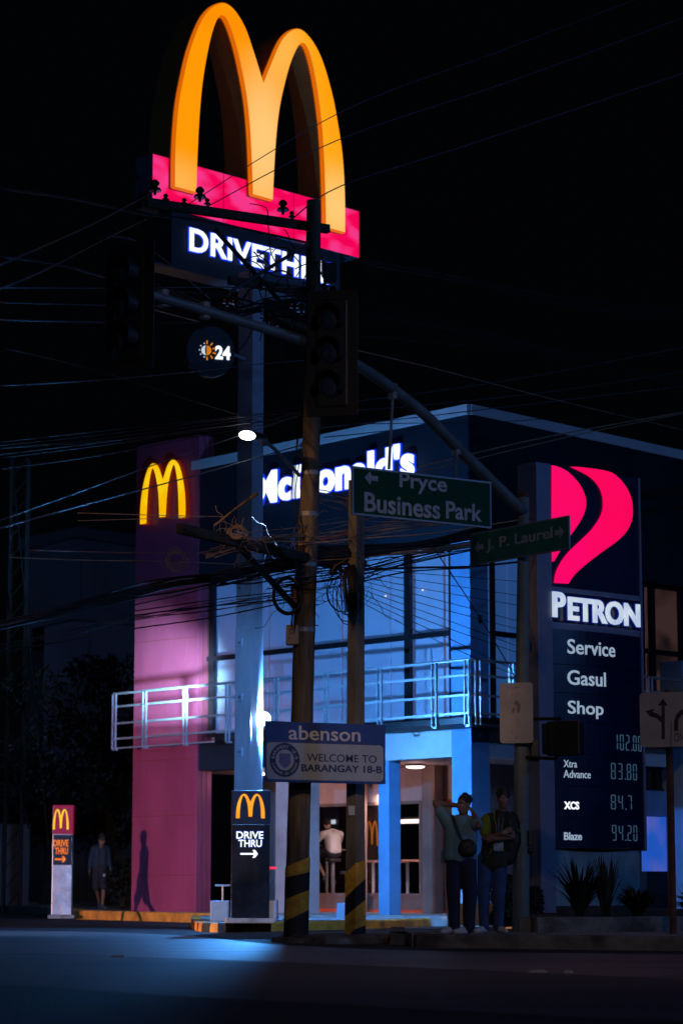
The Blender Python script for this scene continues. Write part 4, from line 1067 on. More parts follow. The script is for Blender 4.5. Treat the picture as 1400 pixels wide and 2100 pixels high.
# ------------------------------------------------------------------ traffic pole, mast arm, street signs
TY = 31.6
tp = thing('signal_pole', 'dark green steel signal pole with a long curved mast arm', 'signal pole', (P(1067, 1905, TY).x, TY, .168))
b0 = P(1067, 1905, TY); b0.z = .168; b1 = P(1073, 1035, TY); b1.z
mb = MB(); mb.tube([b0, b0 + Vector((0, 0, .04))], .19, 4); obj('base_plate', mb, 'pole_green', tp)
mb = MB(); mb.tube([b0 + Vector((0, 0, .04)), b0.lerp(b1, .55), b0.lerp(b1, .553), b1, b1 + Vector((0, 0, .12))], [.112, .098, .092, .075, .075], 12); obj('pole', mb, 'pole_green', tp, smooth=False)
mb = MB(); mb.ball(b1 + Vector((0, 0, .12)), .09, 12, 6, (1, 1, .5)); obj('finial', mb, 'rust', tp)
armp = [(1072, 1050, 31.6), (1010, 990, 31.1), (935, 915, 30.4), (870, 850, 29.8), (805, 798, 29.2), (760, 766, 28.7), (725, 745, 28.2), (635, 703, 27.2), (480, 655, 26.1), (310, 605, 25.2), (262, 592, 24.95)]
ap = spline([tuple(P(*q)) for q in armp], 4); rs_ = [.082 - .032 * i / (len(ap) - 1) for i in range(len(ap))]
mb = MB(); mb.tube(ap, rs_, 12); obj('mast_arm', mb, 'pole_green', tp, smooth=True)
for px, py, Y in ((805, 803, 29.2), (935, 918, 30.4), (335, 612, 25.4), (420, 637, 25.8)):
    mb = MB(); p = P(px, py, Y); mb.tube([p + Vector((0, 0, -.09)), p + Vector((0, 0, .09))], .06, 8); obj('clamp', mb, 'galv', tp)

PB = frame2(722, 28.95, 1007, 30.15, 1000)
t = thing('street_sign', 'large green sign reading Pryce Business Park hanging from the curved mast arm', 'street sign', PB.p(PB.L / 2, PB.hit(722, 1056)[1], 0), 'green street signs')
zt1 = PB.hit(722, 955)[1]; zb1 = PB.hit(722, 1055)[1]
mb = MB(); PB.box(mb, 0, PB.L, zb1, zt1, -.03, 0); obj('frame', mb, 'sign_rim', t, bevel=.006)
mb = MB(); PB.box(mb, .025, PB.L - .025, zb1 + .025, zt1 - .025, .001, .004); fp = obj('face', mb, 'sign_green', t)
for s_, *q in (("Pryce", 819, 916, 972, 1014), ("Business", 747, 902, 1017, 1057), ("Park", 914, 988, 1031, 1067)): obj('lettering', ptext(MB(), PB, s_, *q, .0045, .007, .02), 'sign_text', fp)
ua, za = PB.hit(747, 979); ub, _ = PB.hit(774, 984); 
mb = MB(); PB.poly(mb, [(ua, za), (ua + .08, za + .085), (ua + .10, za + .03), (ub, za + .03), (ub, za - .03), (ua + .10, za - .03), (ua + .08, za - .085)], .0045, .007); obj('arrow', mb, 'sign_text', fp)
for (px, py, Y), (qx, qy) in (((805, 810, 29.2), (799, 962)), ((935, 925, 30.4), (935, 985))):
    u, z = PB.hit(qx, qy); mb = MB(); mb.tube([P(px, py, Y), PB.p(u, z, -.02)], .018, 8); obj('hanger', mb, 'galv', t)

JL = frame2(964, 32.3, 1166, 30.6, 1100)
zt1 = JL.hit(964, 1095)[1]; zb1 = JL.hit(964, 1161)[1]
t = thing('street_sign', 'smaller green sign reading J. P. Laurel with two arrows fixed to the signal pole', 'street sign', JL.p(JL.L / 2, zb1, 0), 'green street signs')
mb = MB(); JL.box(mb, 0, JL.L, zb1, zt1, -.025, 0); obj('frame', mb, 'sign_rim', t, bevel=.006)
mb = MB(); JL.box(mb, .02, JL.L - .02, zb1 + .02, zt1 - .02, .001, .004); fp = obj('face', mb, 'sign_green_pale', t)
obj('lettering', ptext(MB(), JL, "J. P. Laurel", 996, 1132, 1093, 1122, .0045, .007, .018), 'sign_text', fp)
for x0, x1, yc, s_ in ((973, 991, 1124, 1), (1156, 1137, 1090, -1)):
    ua, za = JL.hit(x0, yc); ub, _ = JL.hit(x1, yc); k = 1 if ub > ua else -1
    mb = MB(); JL.poly(mb, [(ua, za), (ua + .085 * k, za + .08), (ua + .085 * k, za + .032), (ub, za + .032), (ub, za - .032), (ua + .085 * k, za - .032), (ua + .085 * k, za - .08)], .0045, .007); obj('arrow', mb, 'sign_text', fp)
u, z = JL.hit(1075, 1120)
for a_ in (zb1 + .05, zt1 - .1): mb = MB(); JL.box(mb, u - .05, u + .05, a_, a_ + .05, -.14, -.026); obj('bracket', mb, 'galv', t)


def signal(name, px, ys, Y, yaw, label, half=.19, rl=.135, plate=.30):
    """three-lens signal head; ys are the lens rows in the photograph"""
    cs_ = [P(px, y, Y) for y in ys]; n = Vector((math.sin(yaw), -math.cos(yaw), 0)); d = Vector((math.cos(yaw), math.sin(yaw), 0))
    top = cs_[0].z + .24; bot = cs_[2].z - .24; c = Vector((cs_[1].x, cs_[1].y, 0))
    f = Fr((c.x, c.y), (d.x, d.y)); t = thing(name, label, 'traffic light', (c.x, c.y, bot), 'three-lens traffic lights on the mast arm')
    mb = MB(); f.box(mb, -half, half, bot, top, -.2, 0); obj('housing', mb, 'black_plastic', t, bevel=.025)
    mb = MB(); f.box(mb, -plate, plate, bot - .1, top + .1, -.03, -.02); obj('backplate', mb, 'black_plastic', t, bevel=.004)
    for c_ in cs_:
        mb = MB(); cc = Vector((c.x, c.y, c_.z))
        mb.ball(cc + n * .005, 1, 18, 8, (rl, .03, rl), Matrix((d, n, Vector((0, 0, 1)))).transposed()); obj('lens', mb, 'lens_dim', t, smooth=True)
        mb = MB(); N = 20; rings = []
        for dep, R in ((0, rl + .02), (.22, rl + .012)):
            rings.append([cc + n * (dep if k not in () else dep) + d * (R * math.cos(a)) + Vector((0, 0, R * math.sin(a))) for k, a in enumerate([math.radians(-35 + 250 * j / N) for j in range(N + 1)])])
        inner = [[p - (p - cc - n * dep).normalized() * .006 for p in r_] for (dep, r_) in ((0, rings[0]), (.22, rings[1]))]
        mb.loft(rings, cap=False, closed=False); mb.loft(inner[::-1], cap=False, closed=False)
        obj('visor', mb, 'black_plastic', t)
    mb = MB(); mb.tube([Vector((c.x, c.y, (top + bot) / 2 + .02)) - n * .1, Vector((c.x, c.y, (top + bot) / 2)) - n * .28], .05, 8); obj('bracket', mb, 'black_plastic', t)
    return t


signal('traffic_light', 264, (560, 626, 694), 24.7, math.radians(-28), 'dark unlit traffic light at the far end of the mast arm')
signal('traffic_light', 680, (655, 723, 792), 26.9, math.radians(-14), 'dark unlit traffic light hanging in front of the utility pole')

# pedestrian sign and pedestrian signal on the pole
PS = frame2(1024, 31.45, 1092, 31.35, 1460)
t = thing('pedestrian_sign', 'faded white pedestrian sign with rounded corners bolted to the signal pole', 'pedestrian sign', PS.p(.2, 3, 0))
u0_, u1_ = 0, PS.L; z1_ = PS.hit(1058, 1400)[1]; z0_ = PS.hit(1058, 1524)[1]
mb = MB(); pts = []
for cxx, czz, a0 in ((u1_ - .04, z0_ + .04, -90), (u1_ - .04, z1_ - .04, 0), (.04, z1_ - .04, 90), (.04, z0_ + .04, 180)):
    for k in range(5): a = math.radians(a0 + 22.5 * k); pts.append((cxx + .04 * math.cos(a), czz + .04 * math.sin(a)))
PS.poly(mb, pts, -.012, 0); obj('plate', mb, 'sign_white', t)
def px_poly(fr, pts, n0, n1, mb=None):
    mb = mb or MB(); fr.poly(mb, [fr.hit(x, y, n1) for x, y in pts], n0, n1); return mb
mb = px_poly(PS, [(1036, 1434), (1040, 1420), (1048, 1412), (1060, 1409), (1070, 1413), (1076, 1424), (1062, 1420), (1050, 1424)], .001, .003)
px_poly(PS, [(1054, 1426), (1058, 1424), (1060, 1429), (1056, 1432)], .001, .003, mb)
px_poly(PS, [(1058, 1470), (1064, 1468), (1060, 1486), (1064, 1506), (1060, 1507), (1056, 1488)], .001, .003, mb)
px_poly(PS, [(1050, 1488), (1056, 1480), (1055, 1492), (1050, 1504), (1047, 1502)], .001, .003, mb)
obj('figure', mb, 'faded_pale', t)
mb = px_poly(PS, [(1053, 1442), (1057, 1435), (1062, 1438), (1067, 1447), (1065, 1460), (1058, 1463), (1060, 1450)], .001, .0032)
px_poly(PS, [(1048, 1460), (1052, 1450), (1056, 1452), (1052, 1464)], .001, .0032, mb)
obj('dark_figure', mb, 'faded_ink', t)
mb = MB()
for y in (1410, 1513): u, z = PS.hit(1058, y); mb.tube([PS.p(u, z, 0), PS.p(u, z, .012)], .01, 8)
obj('bolt', mb, 'ink_black', t)

t = thing('pedestrian_signal', 'black boxy pedestrian signal bracketed to the signal pole beside the price pylon', 'pedestrian signal', P(1147, 1550, 31.3))
f = frame2(1110, 31.35, 1188, 31.15, 1510)
mb = MB(); f.pbox(mb, 1109, 1482, 1186, 1546, -.24, .0); obj('housing', mb, 'black_plastic', t, bevel=.03)
mb = MB(); f.pbox(mb, 1120, 1478, 1188, 1550, .002, .05); obj('visor_frame', mb, 'black_plastic', t, bevel=.025)
for a_ in ((P(1078, 1474, 31.5), P(1150, 1474, 31.3), P(1152, 1484, 31.3)), (P(1078, 1553, 31.5), P(1140, 1556, 31.3), P(1141, 1546, 31.3))):
    mb = MB(); mb.tube(a_, .022, 8); obj('bracket', mb, 'black_plastic', t)
mb = MB(); q = P(1095, 1540, 31.6); mb.box(q.x - .06, q.x + .06, 31.5, 31.8, P(1, 1560, 31.6).z, P(1, 1518, 31.6).z); obj('rear_box', mb, 'black_plastic', t, bevel=.015)
t = thing('push_button', 'small dark button box on the right side of the signal pole', 'button box', P(1087, 1730, 31.6))
mb = MB(); q = P(1086, 1720, 31.6); mb.box(q.x - .03, q.x + .03, 31.5, 31.66, P(1, 1735, 31.6).z, P(1, 1703, 31.6).z); obj('box', mb, 'black_plastic', t, bevel=.01)
mb = MB(); mb.ball(P(1086, 1745, 31.55), .04); obj('button', mb, 'black_plastic', t, smooth=True)

# lane sign on a rusty post
q = P(1379, 1905, 30.4)
t = thing('lane_sign', 'white lane-use sign with black arrows on a rusty brown post', 'lane sign', (q.x, q.y, .168))
f = frame2(1311, 30.2, 1448, 29.9, 1480)
mb = MB(); mb.tube([(q.x, q.y, .168), (q.x, q.y, P(1379, 1415, 30.4).z)], .047, 10); obj('post', mb, 'rust', t)
z1_ = f.hit(1350, 1420)[1]; z0_ = f.hit(1350, 1532)[1]; r_ = .05
mb = MB(); pts = []
for cxx, czz, a0 in ((f.L - r_, z0_ + r_, -90), (f.L - r_, z1_ - r_, 0), (r_, z1_ - r_, 90), (r_, z0_ + r_, 180)):
    for k in range(5): a = math.radians(a0 + 22.5 * k); pts.append((cxx + r_ * math.cos(a), czz + r_ * math.sin(a)))
f.poly(mb, pts, -.012, 0); fp = obj('plate', mb, 'sign_white', t)
# shift plate in front of the post
mb = px_poly(f, [(1355, 1516), (1355, 1482), (1345, 1473), (1331, 1469), (1334, 1473), (1322, 1458), (1341, 1453), (1337, 1460), (1349, 1465), (1355, 1470), (1355, 1447), (1348, 1447), (1358, 1432), (1368, 1447), (1362, 1447), (1362, 1516)], .001, .003)
px_poly(f, [(1381, 1499), (1381, 1478), (1385, 1466), (1393, 1457), (1403, 1453), (1403, 1446), (1422, 1458), (1404, 1470), (1404, 1463), (1396, 1467), (1390, 1476), (1389, 1499)], .001, .003, mb)
px_poly(f, [(1374, 1478), (1375.5, 1478), (1375.5, 1530), (1374, 1530)], .001, .003, mb)
obj('arrow', mb, 'ink_black', t)
obj('lettering', ptext(MB(), f, "ONLY", 1381, 1417, 1503, 1521, .001, .003, .0), 'ink_black', t)

# ------------------------------------------------------------------ fuel price pylon
PP = frame2(1132, 36.0, 1313, 37.3, 1400)
zg = .35; ztp = PP.hit(1132, 953)[1]; Lp = PP.L
t = py_ = thing('price_pylon', 'tall dark blue fuel price pylon with a pink curved emblem, lit words and digital prices', 'price sign', PP.p(Lp / 2, zg, -.2))
mb = MB(); ul = PP.hit(1099, 1400, .0)[0]
PP.box(mb, ul, -.03, zg, PP.hit(1110, 950)[1], -.35, .05); obj('side_column', mb, 'pylon_frame', t, bevel=.01)
mb = MB(); PP.box(mb, Lp + .003, Lp + .05, PP.hit(1313, 1745)[1], ztp - .0, -.30, .02); obj('side_trim', mb, 'pylon_frame', t)


def bulge(mb, z0, z1, u0=0.0, u1=None, depth=.13, back=-.28, N=16, off=0.0):
    u1 = Lp if u1 is None else u1; pts = [(u0, back)]
    prof = [(u0 + (u1 - u0) * k / N, off + depth * (1 - ((u0 + (u1 - u0) * k / N) / Lp * 2 - 1) ** 2)) for k in range(N + 1)]
    pts = prof + [(u1, back), (u0, back)]
    o = [PP.p(u, z0, n) for u, n in pts]; q = [PP.p(u, z1, n) for u, n in pts]; mb.loft([o, q]); return mb


zz_ = [PP.hit(1140, y)[1] for y in (1203, 1214, 1276, 1290, 1362, 1420, 1480, 1545, 1611, 1675, 1738)]
obj('emblem_panel', bulge(MB(), zz_[0], ztp, depth=.0), 'pylon_navy', t)
obj('divider', bulge(MB(), zz_[1], zz_[0] - .003, depth=.01, off=.01), 'pylon_frame', t)
obj('name_panel', bulge(MB(), zz_[2], zz_[1] - .003, depth=.0), 'pylon_navy', t)
obj('divider', bulge(MB(), zz_[3], zz_[2] - .003, depth=.06), 'pylon_frame', t)
for i in range(3, 10): obj('message_panel' if i < 6 else 'price_panel', bulge(MB(), zz_[i + 1] + .004, zz_[i] - .004, depth=.12), 'pylon_navy', t)
obj('base', bulge(MB(), zg + .1, zz_[10] - .004, u0=.04, u1=Lp - .02, depth=.04, off=-.08), 'pylon_base', t)
obj('footing', bulge(MB(), zg - .02, zg + .098, u0=-.0, u1=Lp, depth=.02, off=-.02), 'soil', t)
def zoomxy(x, y): return (800 + x / 2.3333, 800 + y / 2.3333)
e1_ = spline([(775, 360), (800, 366), (842, 386), (880, 420), (912, 462), (932, 510), (936, 545), (926, 592), (900, 640), (868, 686), (830, 740), (802, 786), (782, 820)], 3)
pts = [(773, 820)] + [(773, 360)] + [tuple(v) for v in e1_]
emb = px_poly(PP, [zoomxy(*p) for p in pts], .003, .02)
e2 = [tuple(v) for v in spline([(862, 366), (925, 370), (1040, 388), (1090, 418), (1130, 468), (1152, 520), (1159, 570), (1155, 620), (1132, 672), (1085, 722), (1010, 776), (935, 834), (880, 884), (852, 926)], 3)]
e3 = [tuple(v) for v in spline([(785, 922), (790, 885), (805, 845), (842, 788), (900, 730), (960, 672), (1002, 612), (1018, 560), (1014, 500), (990, 450), (945, 408), (862, 366)], 3)]
px_poly(PP, [zoomxy(*p) for p in e2 + e3[:-1]], .003, .021, emb); obj('emblem', emb, 'logo_pink', t)
lp = MB(); text_n = .012
o_ = ptext(MB(), PP, "P", 1134, 1160, 1214, 1266, .06, .09, .03); ptext(o_, PP, "ETRON", 1166, 1312, 1231, 1279, .06, .09, .03, space=.98)
pl_ = obj('lettering', o_, 'white_lit_soft', t)
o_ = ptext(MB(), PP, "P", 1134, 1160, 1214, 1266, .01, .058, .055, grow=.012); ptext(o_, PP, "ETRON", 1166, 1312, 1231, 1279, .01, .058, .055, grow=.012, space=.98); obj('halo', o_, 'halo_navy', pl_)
def onbulge(mb, lift=.004, n_ref=.0):
    for v in mb.v:
        r = v - PP.o; u = r.dot(PP.d); n = r.dot(PP.n); k = max(0, 1 - (u / Lp * 2 - 1) ** 2) * .12
        v += PP.n * (k + lift)
    return mb
def bt(s, x0, x1, yt, yb, m, off=.01): return obj('lettering', onbulge(ptext(MB(), PP, s, x0, x1, yt, yb, .0, .006, off)), m, t)
bt("Service", 1157, 1249, 1315, 1345, 'white_lit_dim'); bt("Gasul", 1157, 1229, 1377, 1407, 'white_lit_dim'); bt("Shop", 1158, 1224, 1439, 1474, 'white_lit_dim')
bt("Xtra", 1151, 1174, 1559, 1574, 'white_lit_dim', .0); bt("Advance", 1151, 1199, 1580, 1596, 'white_lit_dim', .0)
bt("XCS", 1152, 1178, 1644, 1660, 'white_lit', .03); bt("Blaze", 1152, 1183, 1707, 1723, 'white_lit_dim', .02)
SEG = {'0': 'abcdef', '1': 'bc', '2': 'abged', '3': 'abgcd', '4': 'fgbc', '5': 'afgcd', '6': 'afgedc', '7': 'abc', '8': 'abcdefg', '9': 'abfgcd'}
def digits(s, x0, x1, yt, yb):
    n = .006; u, zt = PP.hit(x0, yt, n); u1, _ = PP.hit(x1, yt, n); zb = PP.hit(x0, yb, n)[1]; mb = MB(); nd = sum(c != '.' for c in s) + .35 * s.count('.')
    cw = (u1 - u) / nd; w = cw * .60; h = zt - zb; th = .014
    for c in s:
        mb = MB()
        if c == '.': PP.box(mb, u, u + .02, zb, zb + .02, .0, .006); obj('decimal_point', onbulge(mb), 'digit_lit', t); u += cw * .35; continue
        m = zb + h / 2
        for g in SEG[c]:
            x = {'a': (u + th, u + w - th, zt - th, zt), 'd': (u + th, u + w - th, zb, zb + th), 'g': (u + th, u + w - th, m - th / 2, m + th / 2), 'f': (u, u + th, m + .01, zt - .01), 'b': (u + w - th, u + w, m + .01, zt - .01), 'e': (u, u + th, zb + .01, m - .01), 'c': (u + w - th, u + w, zb + .01, m - .01)}[g]
            PP.box(mb, *x, .0, .006)
        obj('digit', onbulge(mb), 'digit_lit', t); u += cw
digits("102.00", 1246, 1318, 1506, 1538); digits("83.80", 1240, 1306, 1565, 1598); digits("84.7", 1240, 1293, 1630, 1660); digits("94.20", 1242, 1306, 1692, 1724)

# ------------------------------------------------------------------ plants
def blades(name, c, h, n, spread, label, m='leaf_dark', w=.03, droop=.4, cat='plant', group=None):
    mb = MB(); c = Vector(c)
    for i in range(n):
        a = random.uniform(0, 2 * math.pi); L = h * random.uniform(.55, 1.1); s = random.uniform(.2, 1) * spread; d = Vector((math.cos(a), math.sin(a), 0)); sd = Vector((-math.sin(a), math.cos(a), 0))
        rings = []; N = 6
        for k in range(N + 1):
            t_ = k / N; p = c + d * (.04 + s * t_ ** 1.5) + Vector((0, 0, L * (t_ - droop * random.uniform(.7, 1) * t_ ** 3 * (s / spread)))); ww = w * (1 - t_) ** .7 + .001
            rings.append([p - sd * ww + d * .004, p + Vector((0, 0, .0)) + d * -.004, p + sd * ww + d * .004])
        mb.loft(rings, cap=False, closed=False)
    return tag(obj(name, mb, m, None, origin=c), label, cat, group)


gp = 'spiky plants in the planter'
blades('spiky_plant', (P(1186, 1800, 33.5).x, 33.5, .345), .85, 120, .55, 'broad spiky plant left of the others in front of the price pylon', group=gp)
blades('spiky_plant', (P(1240, 1800, 33.0).x, 33.0, .345), .80, 40, .22, 'upright narrow spiky plant, the middle one of three in the planter', w=.045, droop=.1, group=gp)
blades('spiky_plant', (P(1304, 1800, 33.2).x, 33.2, .345), .55, 150, .62, 'low drooping spiky plant spilling over the planter kerb', droop=.9, group=gp)
blades('spiky_plant', (P(1420, 1800, 33.2).x, 33.2, .345), .5, 60, .5, 'spiky plant partly cut off beyond the rusty sign post', droop=.8, group=gp)


def leafcloud(mb, c, rad, n, size, seed=1, sq=(1, 1, 1)):
    rnd = random.Random(seed); c = Vector(c)
    for i in range(n):
        while True:
            p = Vector((rnd.uniform(-1, 1), rnd.uniform(-1, 1), rnd.uniform(-1, 1)))
            if p.length < 1 and (p.length > .35): break
        p = Vector((p.x * rad * sq[0], p.y * rad * sq[1], p.z * rad * sq[2])) + c
        a = Vector((rnd.gauss(0, 1), rnd.gauss(0, 1), rnd.gauss(0, 1))).normalized(); b = a.orthogonal().normalized(); s = size * rnd.uniform(.6, 1.3)
        mb.add([p - a * s, p + b * s * .4, p + a * s, p - b * s * .4], [(0, 1, 2, 3)])


def bush(x, y, z, r, label, n=900, size=.05, m='leaf', seed=3):
    t = thing('shrub', label, 'shrub', (x, y, z)); mb = MB(); rnd = random.Random(seed)
    for k in range(7):
        a = rnd.uniform(0, 6.28); rr_ = rnd.uniform(0, .6) * r
        leafcloud(mb, (x + rr_ * math.cos(a), y + rr_ * math.sin(a), z + r * rnd.uniform(.5, 1.5)), r * rnd.uniform(.35, .6), n // 7, size, seed + k)
    obj('foliage', mb, m, t); mb = MB()
    for k in range(5):
        a = k * 1.3; mb.tube([(x, y, z), (x + .2 * r * math.cos(a), y + .2 * r * math.sin(a), z + .5 * r), (x + .5 * r * math.cos(a), y + .5 * r * math.sin(a), z + 1.3 * r)], [.02, .015, .005], 6)
    obj('stem', mb, 'bark', t)


q = P(1038, 1830, 36); bush(q.x, 36.0, .3, .32, 'small leafy green shrub between the leaning man and the signal pole')
q = P(1100, 1870, 35); bush(q.x, 35.5, .2, .28, 'low dark shrub at the foot of the pylon beside the signal pole', m='leaf_dark')
q = P(252, 1800, 56); bush(q.x, 56, .2, .6, 'dark blue shrub between the walking man and the red pillar', m='leaf_dark', n=700, size=.07)
block('planter_wall', 1088, 1110, 1823, .15, 37.5, 'short blue-grey wall just left of the price pylon foot', 'low wall', 'blue_column', d=.3)
block('planter_wall', 935, 1052, 1853, .15, 37.0, 'low grey wall behind the legs of the leaning man', 'low wall', 'concrete', d=.3)


def tree(px, py0, Y, h, r, label, seed, n=5000, m='leaf_dark'):
    p = P(px, py0, Y); base = Vector((p.x, Y, 0)); t = thing('tree', label, 'tree', base, 'dark trees at the left'); rnd = random.Random(seed)
    mb = MB(); mb.tube([base, base + Vector((.1, 0, h * .3)), base + Vector((-.1, .1, h * .55)), base + Vector((.1, 0, h * .8))], [.22, .17, .12, .05], 10)
    cl_ = MB()
    for k in range(16):
        a = rnd.uniform(0, 6.28); rr_ = r * rnd.uniform(.3, 1); z = h * rnd.uniform(.45, .95); e = base + Vector((rr_ * math.cos(a), rr_ * math.sin(a), z))
        s = base + Vector((0, 0, z * .72)); mb.tube([s, s.lerp(e, .5) + Vector((0, 0, .2)), e], [.06, .04, .015], 6)
        leafcloud(cl_, e, r * rnd.uniform(.25, .42), n // 16, .10, seed * 31 + k, (1.2, 1.2, .6))
    obj('trunk', mb, 'bark', t); obj('crown', cl_, m, t)


tree(215, 1800, 63, 6.6, 2.6, 'dark broad-leaved tree reaching behind the red pillar', 5)
tree(95, 1800, 67, 5.2, 3.0, 'dark tree filling the gap behind the small silver sign', 9)
tree(20, 1800, 72, 4.6, 3.0, 'dark low tree beside the lattice tower', 12)

# ------------------------------------------------------------------ far buildings and lattice tower
def gable(name, label, x0, xm, x1, ye, ym, ye2, Y, m='far_wall'):
    f = Fr((P(x0, ye, Y).x, Y), (1, .12)); a = f.hit(x0, ye); b_ = f.hit(xm, ym); c_ = f.hit(x1, ye2)
    t = thing(name, label, 'building', f.p(b_[0], 0, -4)); mb = MB(); f.poly(mb, [(a[0], 0), (a[0], a[1]), b_, c_, (c_[0], 0)], -12, 0); obj('wall', mb, m, t)
    mb = MB(); rise = .35
    f.poly(mb, [(a[0] - .4, a[1] - .1), (b_[0], b_[1] + .004), (c_[0] + .4, c_[1] - .1), (c_[0] + .4, c_[1] + rise), (b_[0], b_[1] + rise), (a[0] - .4, a[1] + rise)], -12.4, .3); obj('roof', mb, 'far_roof', t)
    for k in range(2):
        mb = MB(); u = a[0] + (c_[0] - a[0]) * (.3 + .35 * k); f.box(mb, u - .02, u + .02, 0.2, min(a[1], c_[1]) - .1, .002, .03); obj('joint', mb, 'far_roof', t)


gable('far_building', 'dim grey-blue warehouse with a shallow gable far behind the red pillar', 60, 158, 420, 1128, 1103, 1140, 85)
gable('far_building', 'lower dark building with a pale wall in front of the gabled warehouse', 92, 150, 400, 1285, 1272, 1290, 78)
t = thing('lattice_tower', 'dark steel lattice tower with guy lines at the left edge', 'tower', (P(25, 1700, 62).x, 62, 0))
bx0 = P(8, 1700, 62).x; bx1 = P(42, 1700, 62).x; tz = P(20, 940, 62).z; w_ = bx1 - bx0
for i, (x, y) in enumerate(((bx0, 62), (bx1, 62), (bx1, 62 + w_), (bx0, 62 + w_))):
    mb = MB(); mb.tube([(x, y, 0), (x, y, tz)], .035, 6); obj('leg', mb, 'frame_dark', t)
mb = MB(); nb = 22
for k in range(nb):
    z0_ = tz * k / nb; z1_ = tz * (k + 1) / nb
    mb.tube([(bx0, 62, z0_), (bx1, 62, z1_)], .014, 5); mb.tube([(bx1, 62, z0_), (bx1, 62 + w_, z1_)], .014, 5); mb.tube([(bx0, 62 + w_, z0_), (bx0, 62, z1_)], .014, 5)
obj('bracing', mb, 'frame_dark', t)
q = lambda x, y: P(x, y, 60)
mb = MB(); mb.tube([q(30, 1000), q(62, 1330), q(100, 1740)], .022, 6); mb.tube([q(25, 1560), q(60, 1700)], .018, 6); mb.tube([q(10, 1558), q(82, 1562)], .03, 6); obj('guy_line', mb, 'frame_dark', t)
a = P(-20, 1690, 64); b_ = P(62, 1690, 64); mb = MB(); mb.box(a.x, b_.x, 64, 64.2, 0, a.z); tag(obj('boundary_wall', mb, 'far_wall', None, origin=(a.x, 64, 0)), 'dark low boundary wall below the lattice tower', 'wall')

# raised road studs
t0 = None
for x, y, lb in ((243, 1963, 'glinting road stud on the wide road below the small silver sign'), (1102, 1994, 'glinting road stud on the road below the signal pole'), (1165, 1995, 'small dim road stud just right of the brighter stud under the pylon')):
    c = G(x, y, .004); s = 1.0 if x != 1165 else .5
    mb = MB(); mb.corners([(c.x - .09 * s, c.y - .05, .004), (c.x + .09 * s, c.y - .05, .004), (c.x + .09 * s, c.y + .05, .004), (c.x - .09 * s, c.y + .05, .004), (c.x - .06 * s, c.y - .02, .026), (c.x + .06 * s, c.y - .02, .026), (c.x + .06 * s, c.y + .03, .026), (c.x - .06 * s, c.y + .03, .026)])
    tag(obj('road_stud', mb, 'stool_metal', None, bevel=.003, origin=c), lb, 'road stud', 'studs on the road')
c = G(1046, 1908, .17); mb = MB(); mb.ball((c.x, c.y, .17), 1, 14, 8, (.11, .09, .045)); tag(obj('ground_light', mb, emat('amber_lit', (1, .36, .12), .45, (.25, .08, .02), 12), None, smooth=True, origin=c), 'small amber glowing lump on the ground at the foot of the signal pole', 'ground lamp')

# ------------------------------------------------------------------ cables
def cable(pts, r, m, label, group='overhead cables', name='cable', sag=0):
    ps = [P(*p) for p in pts]
    if len(ps) == 2 and sag:
        a, b_ = ps; ps = [a.lerp(b_, k / 12) - Vector((0, 0, sag * 4 * (k / 12) * (1 - k / 12))) for k in range(13)]
    elif len(ps) > 2: ps = spline([tuple(p) for p in ps], 6)
    mb = MB(); mb.tube(ps, r * .8, 6); return tag(obj(name, mb, m, None, smooth=True, origin=ps[0]), label, 'cable', group)


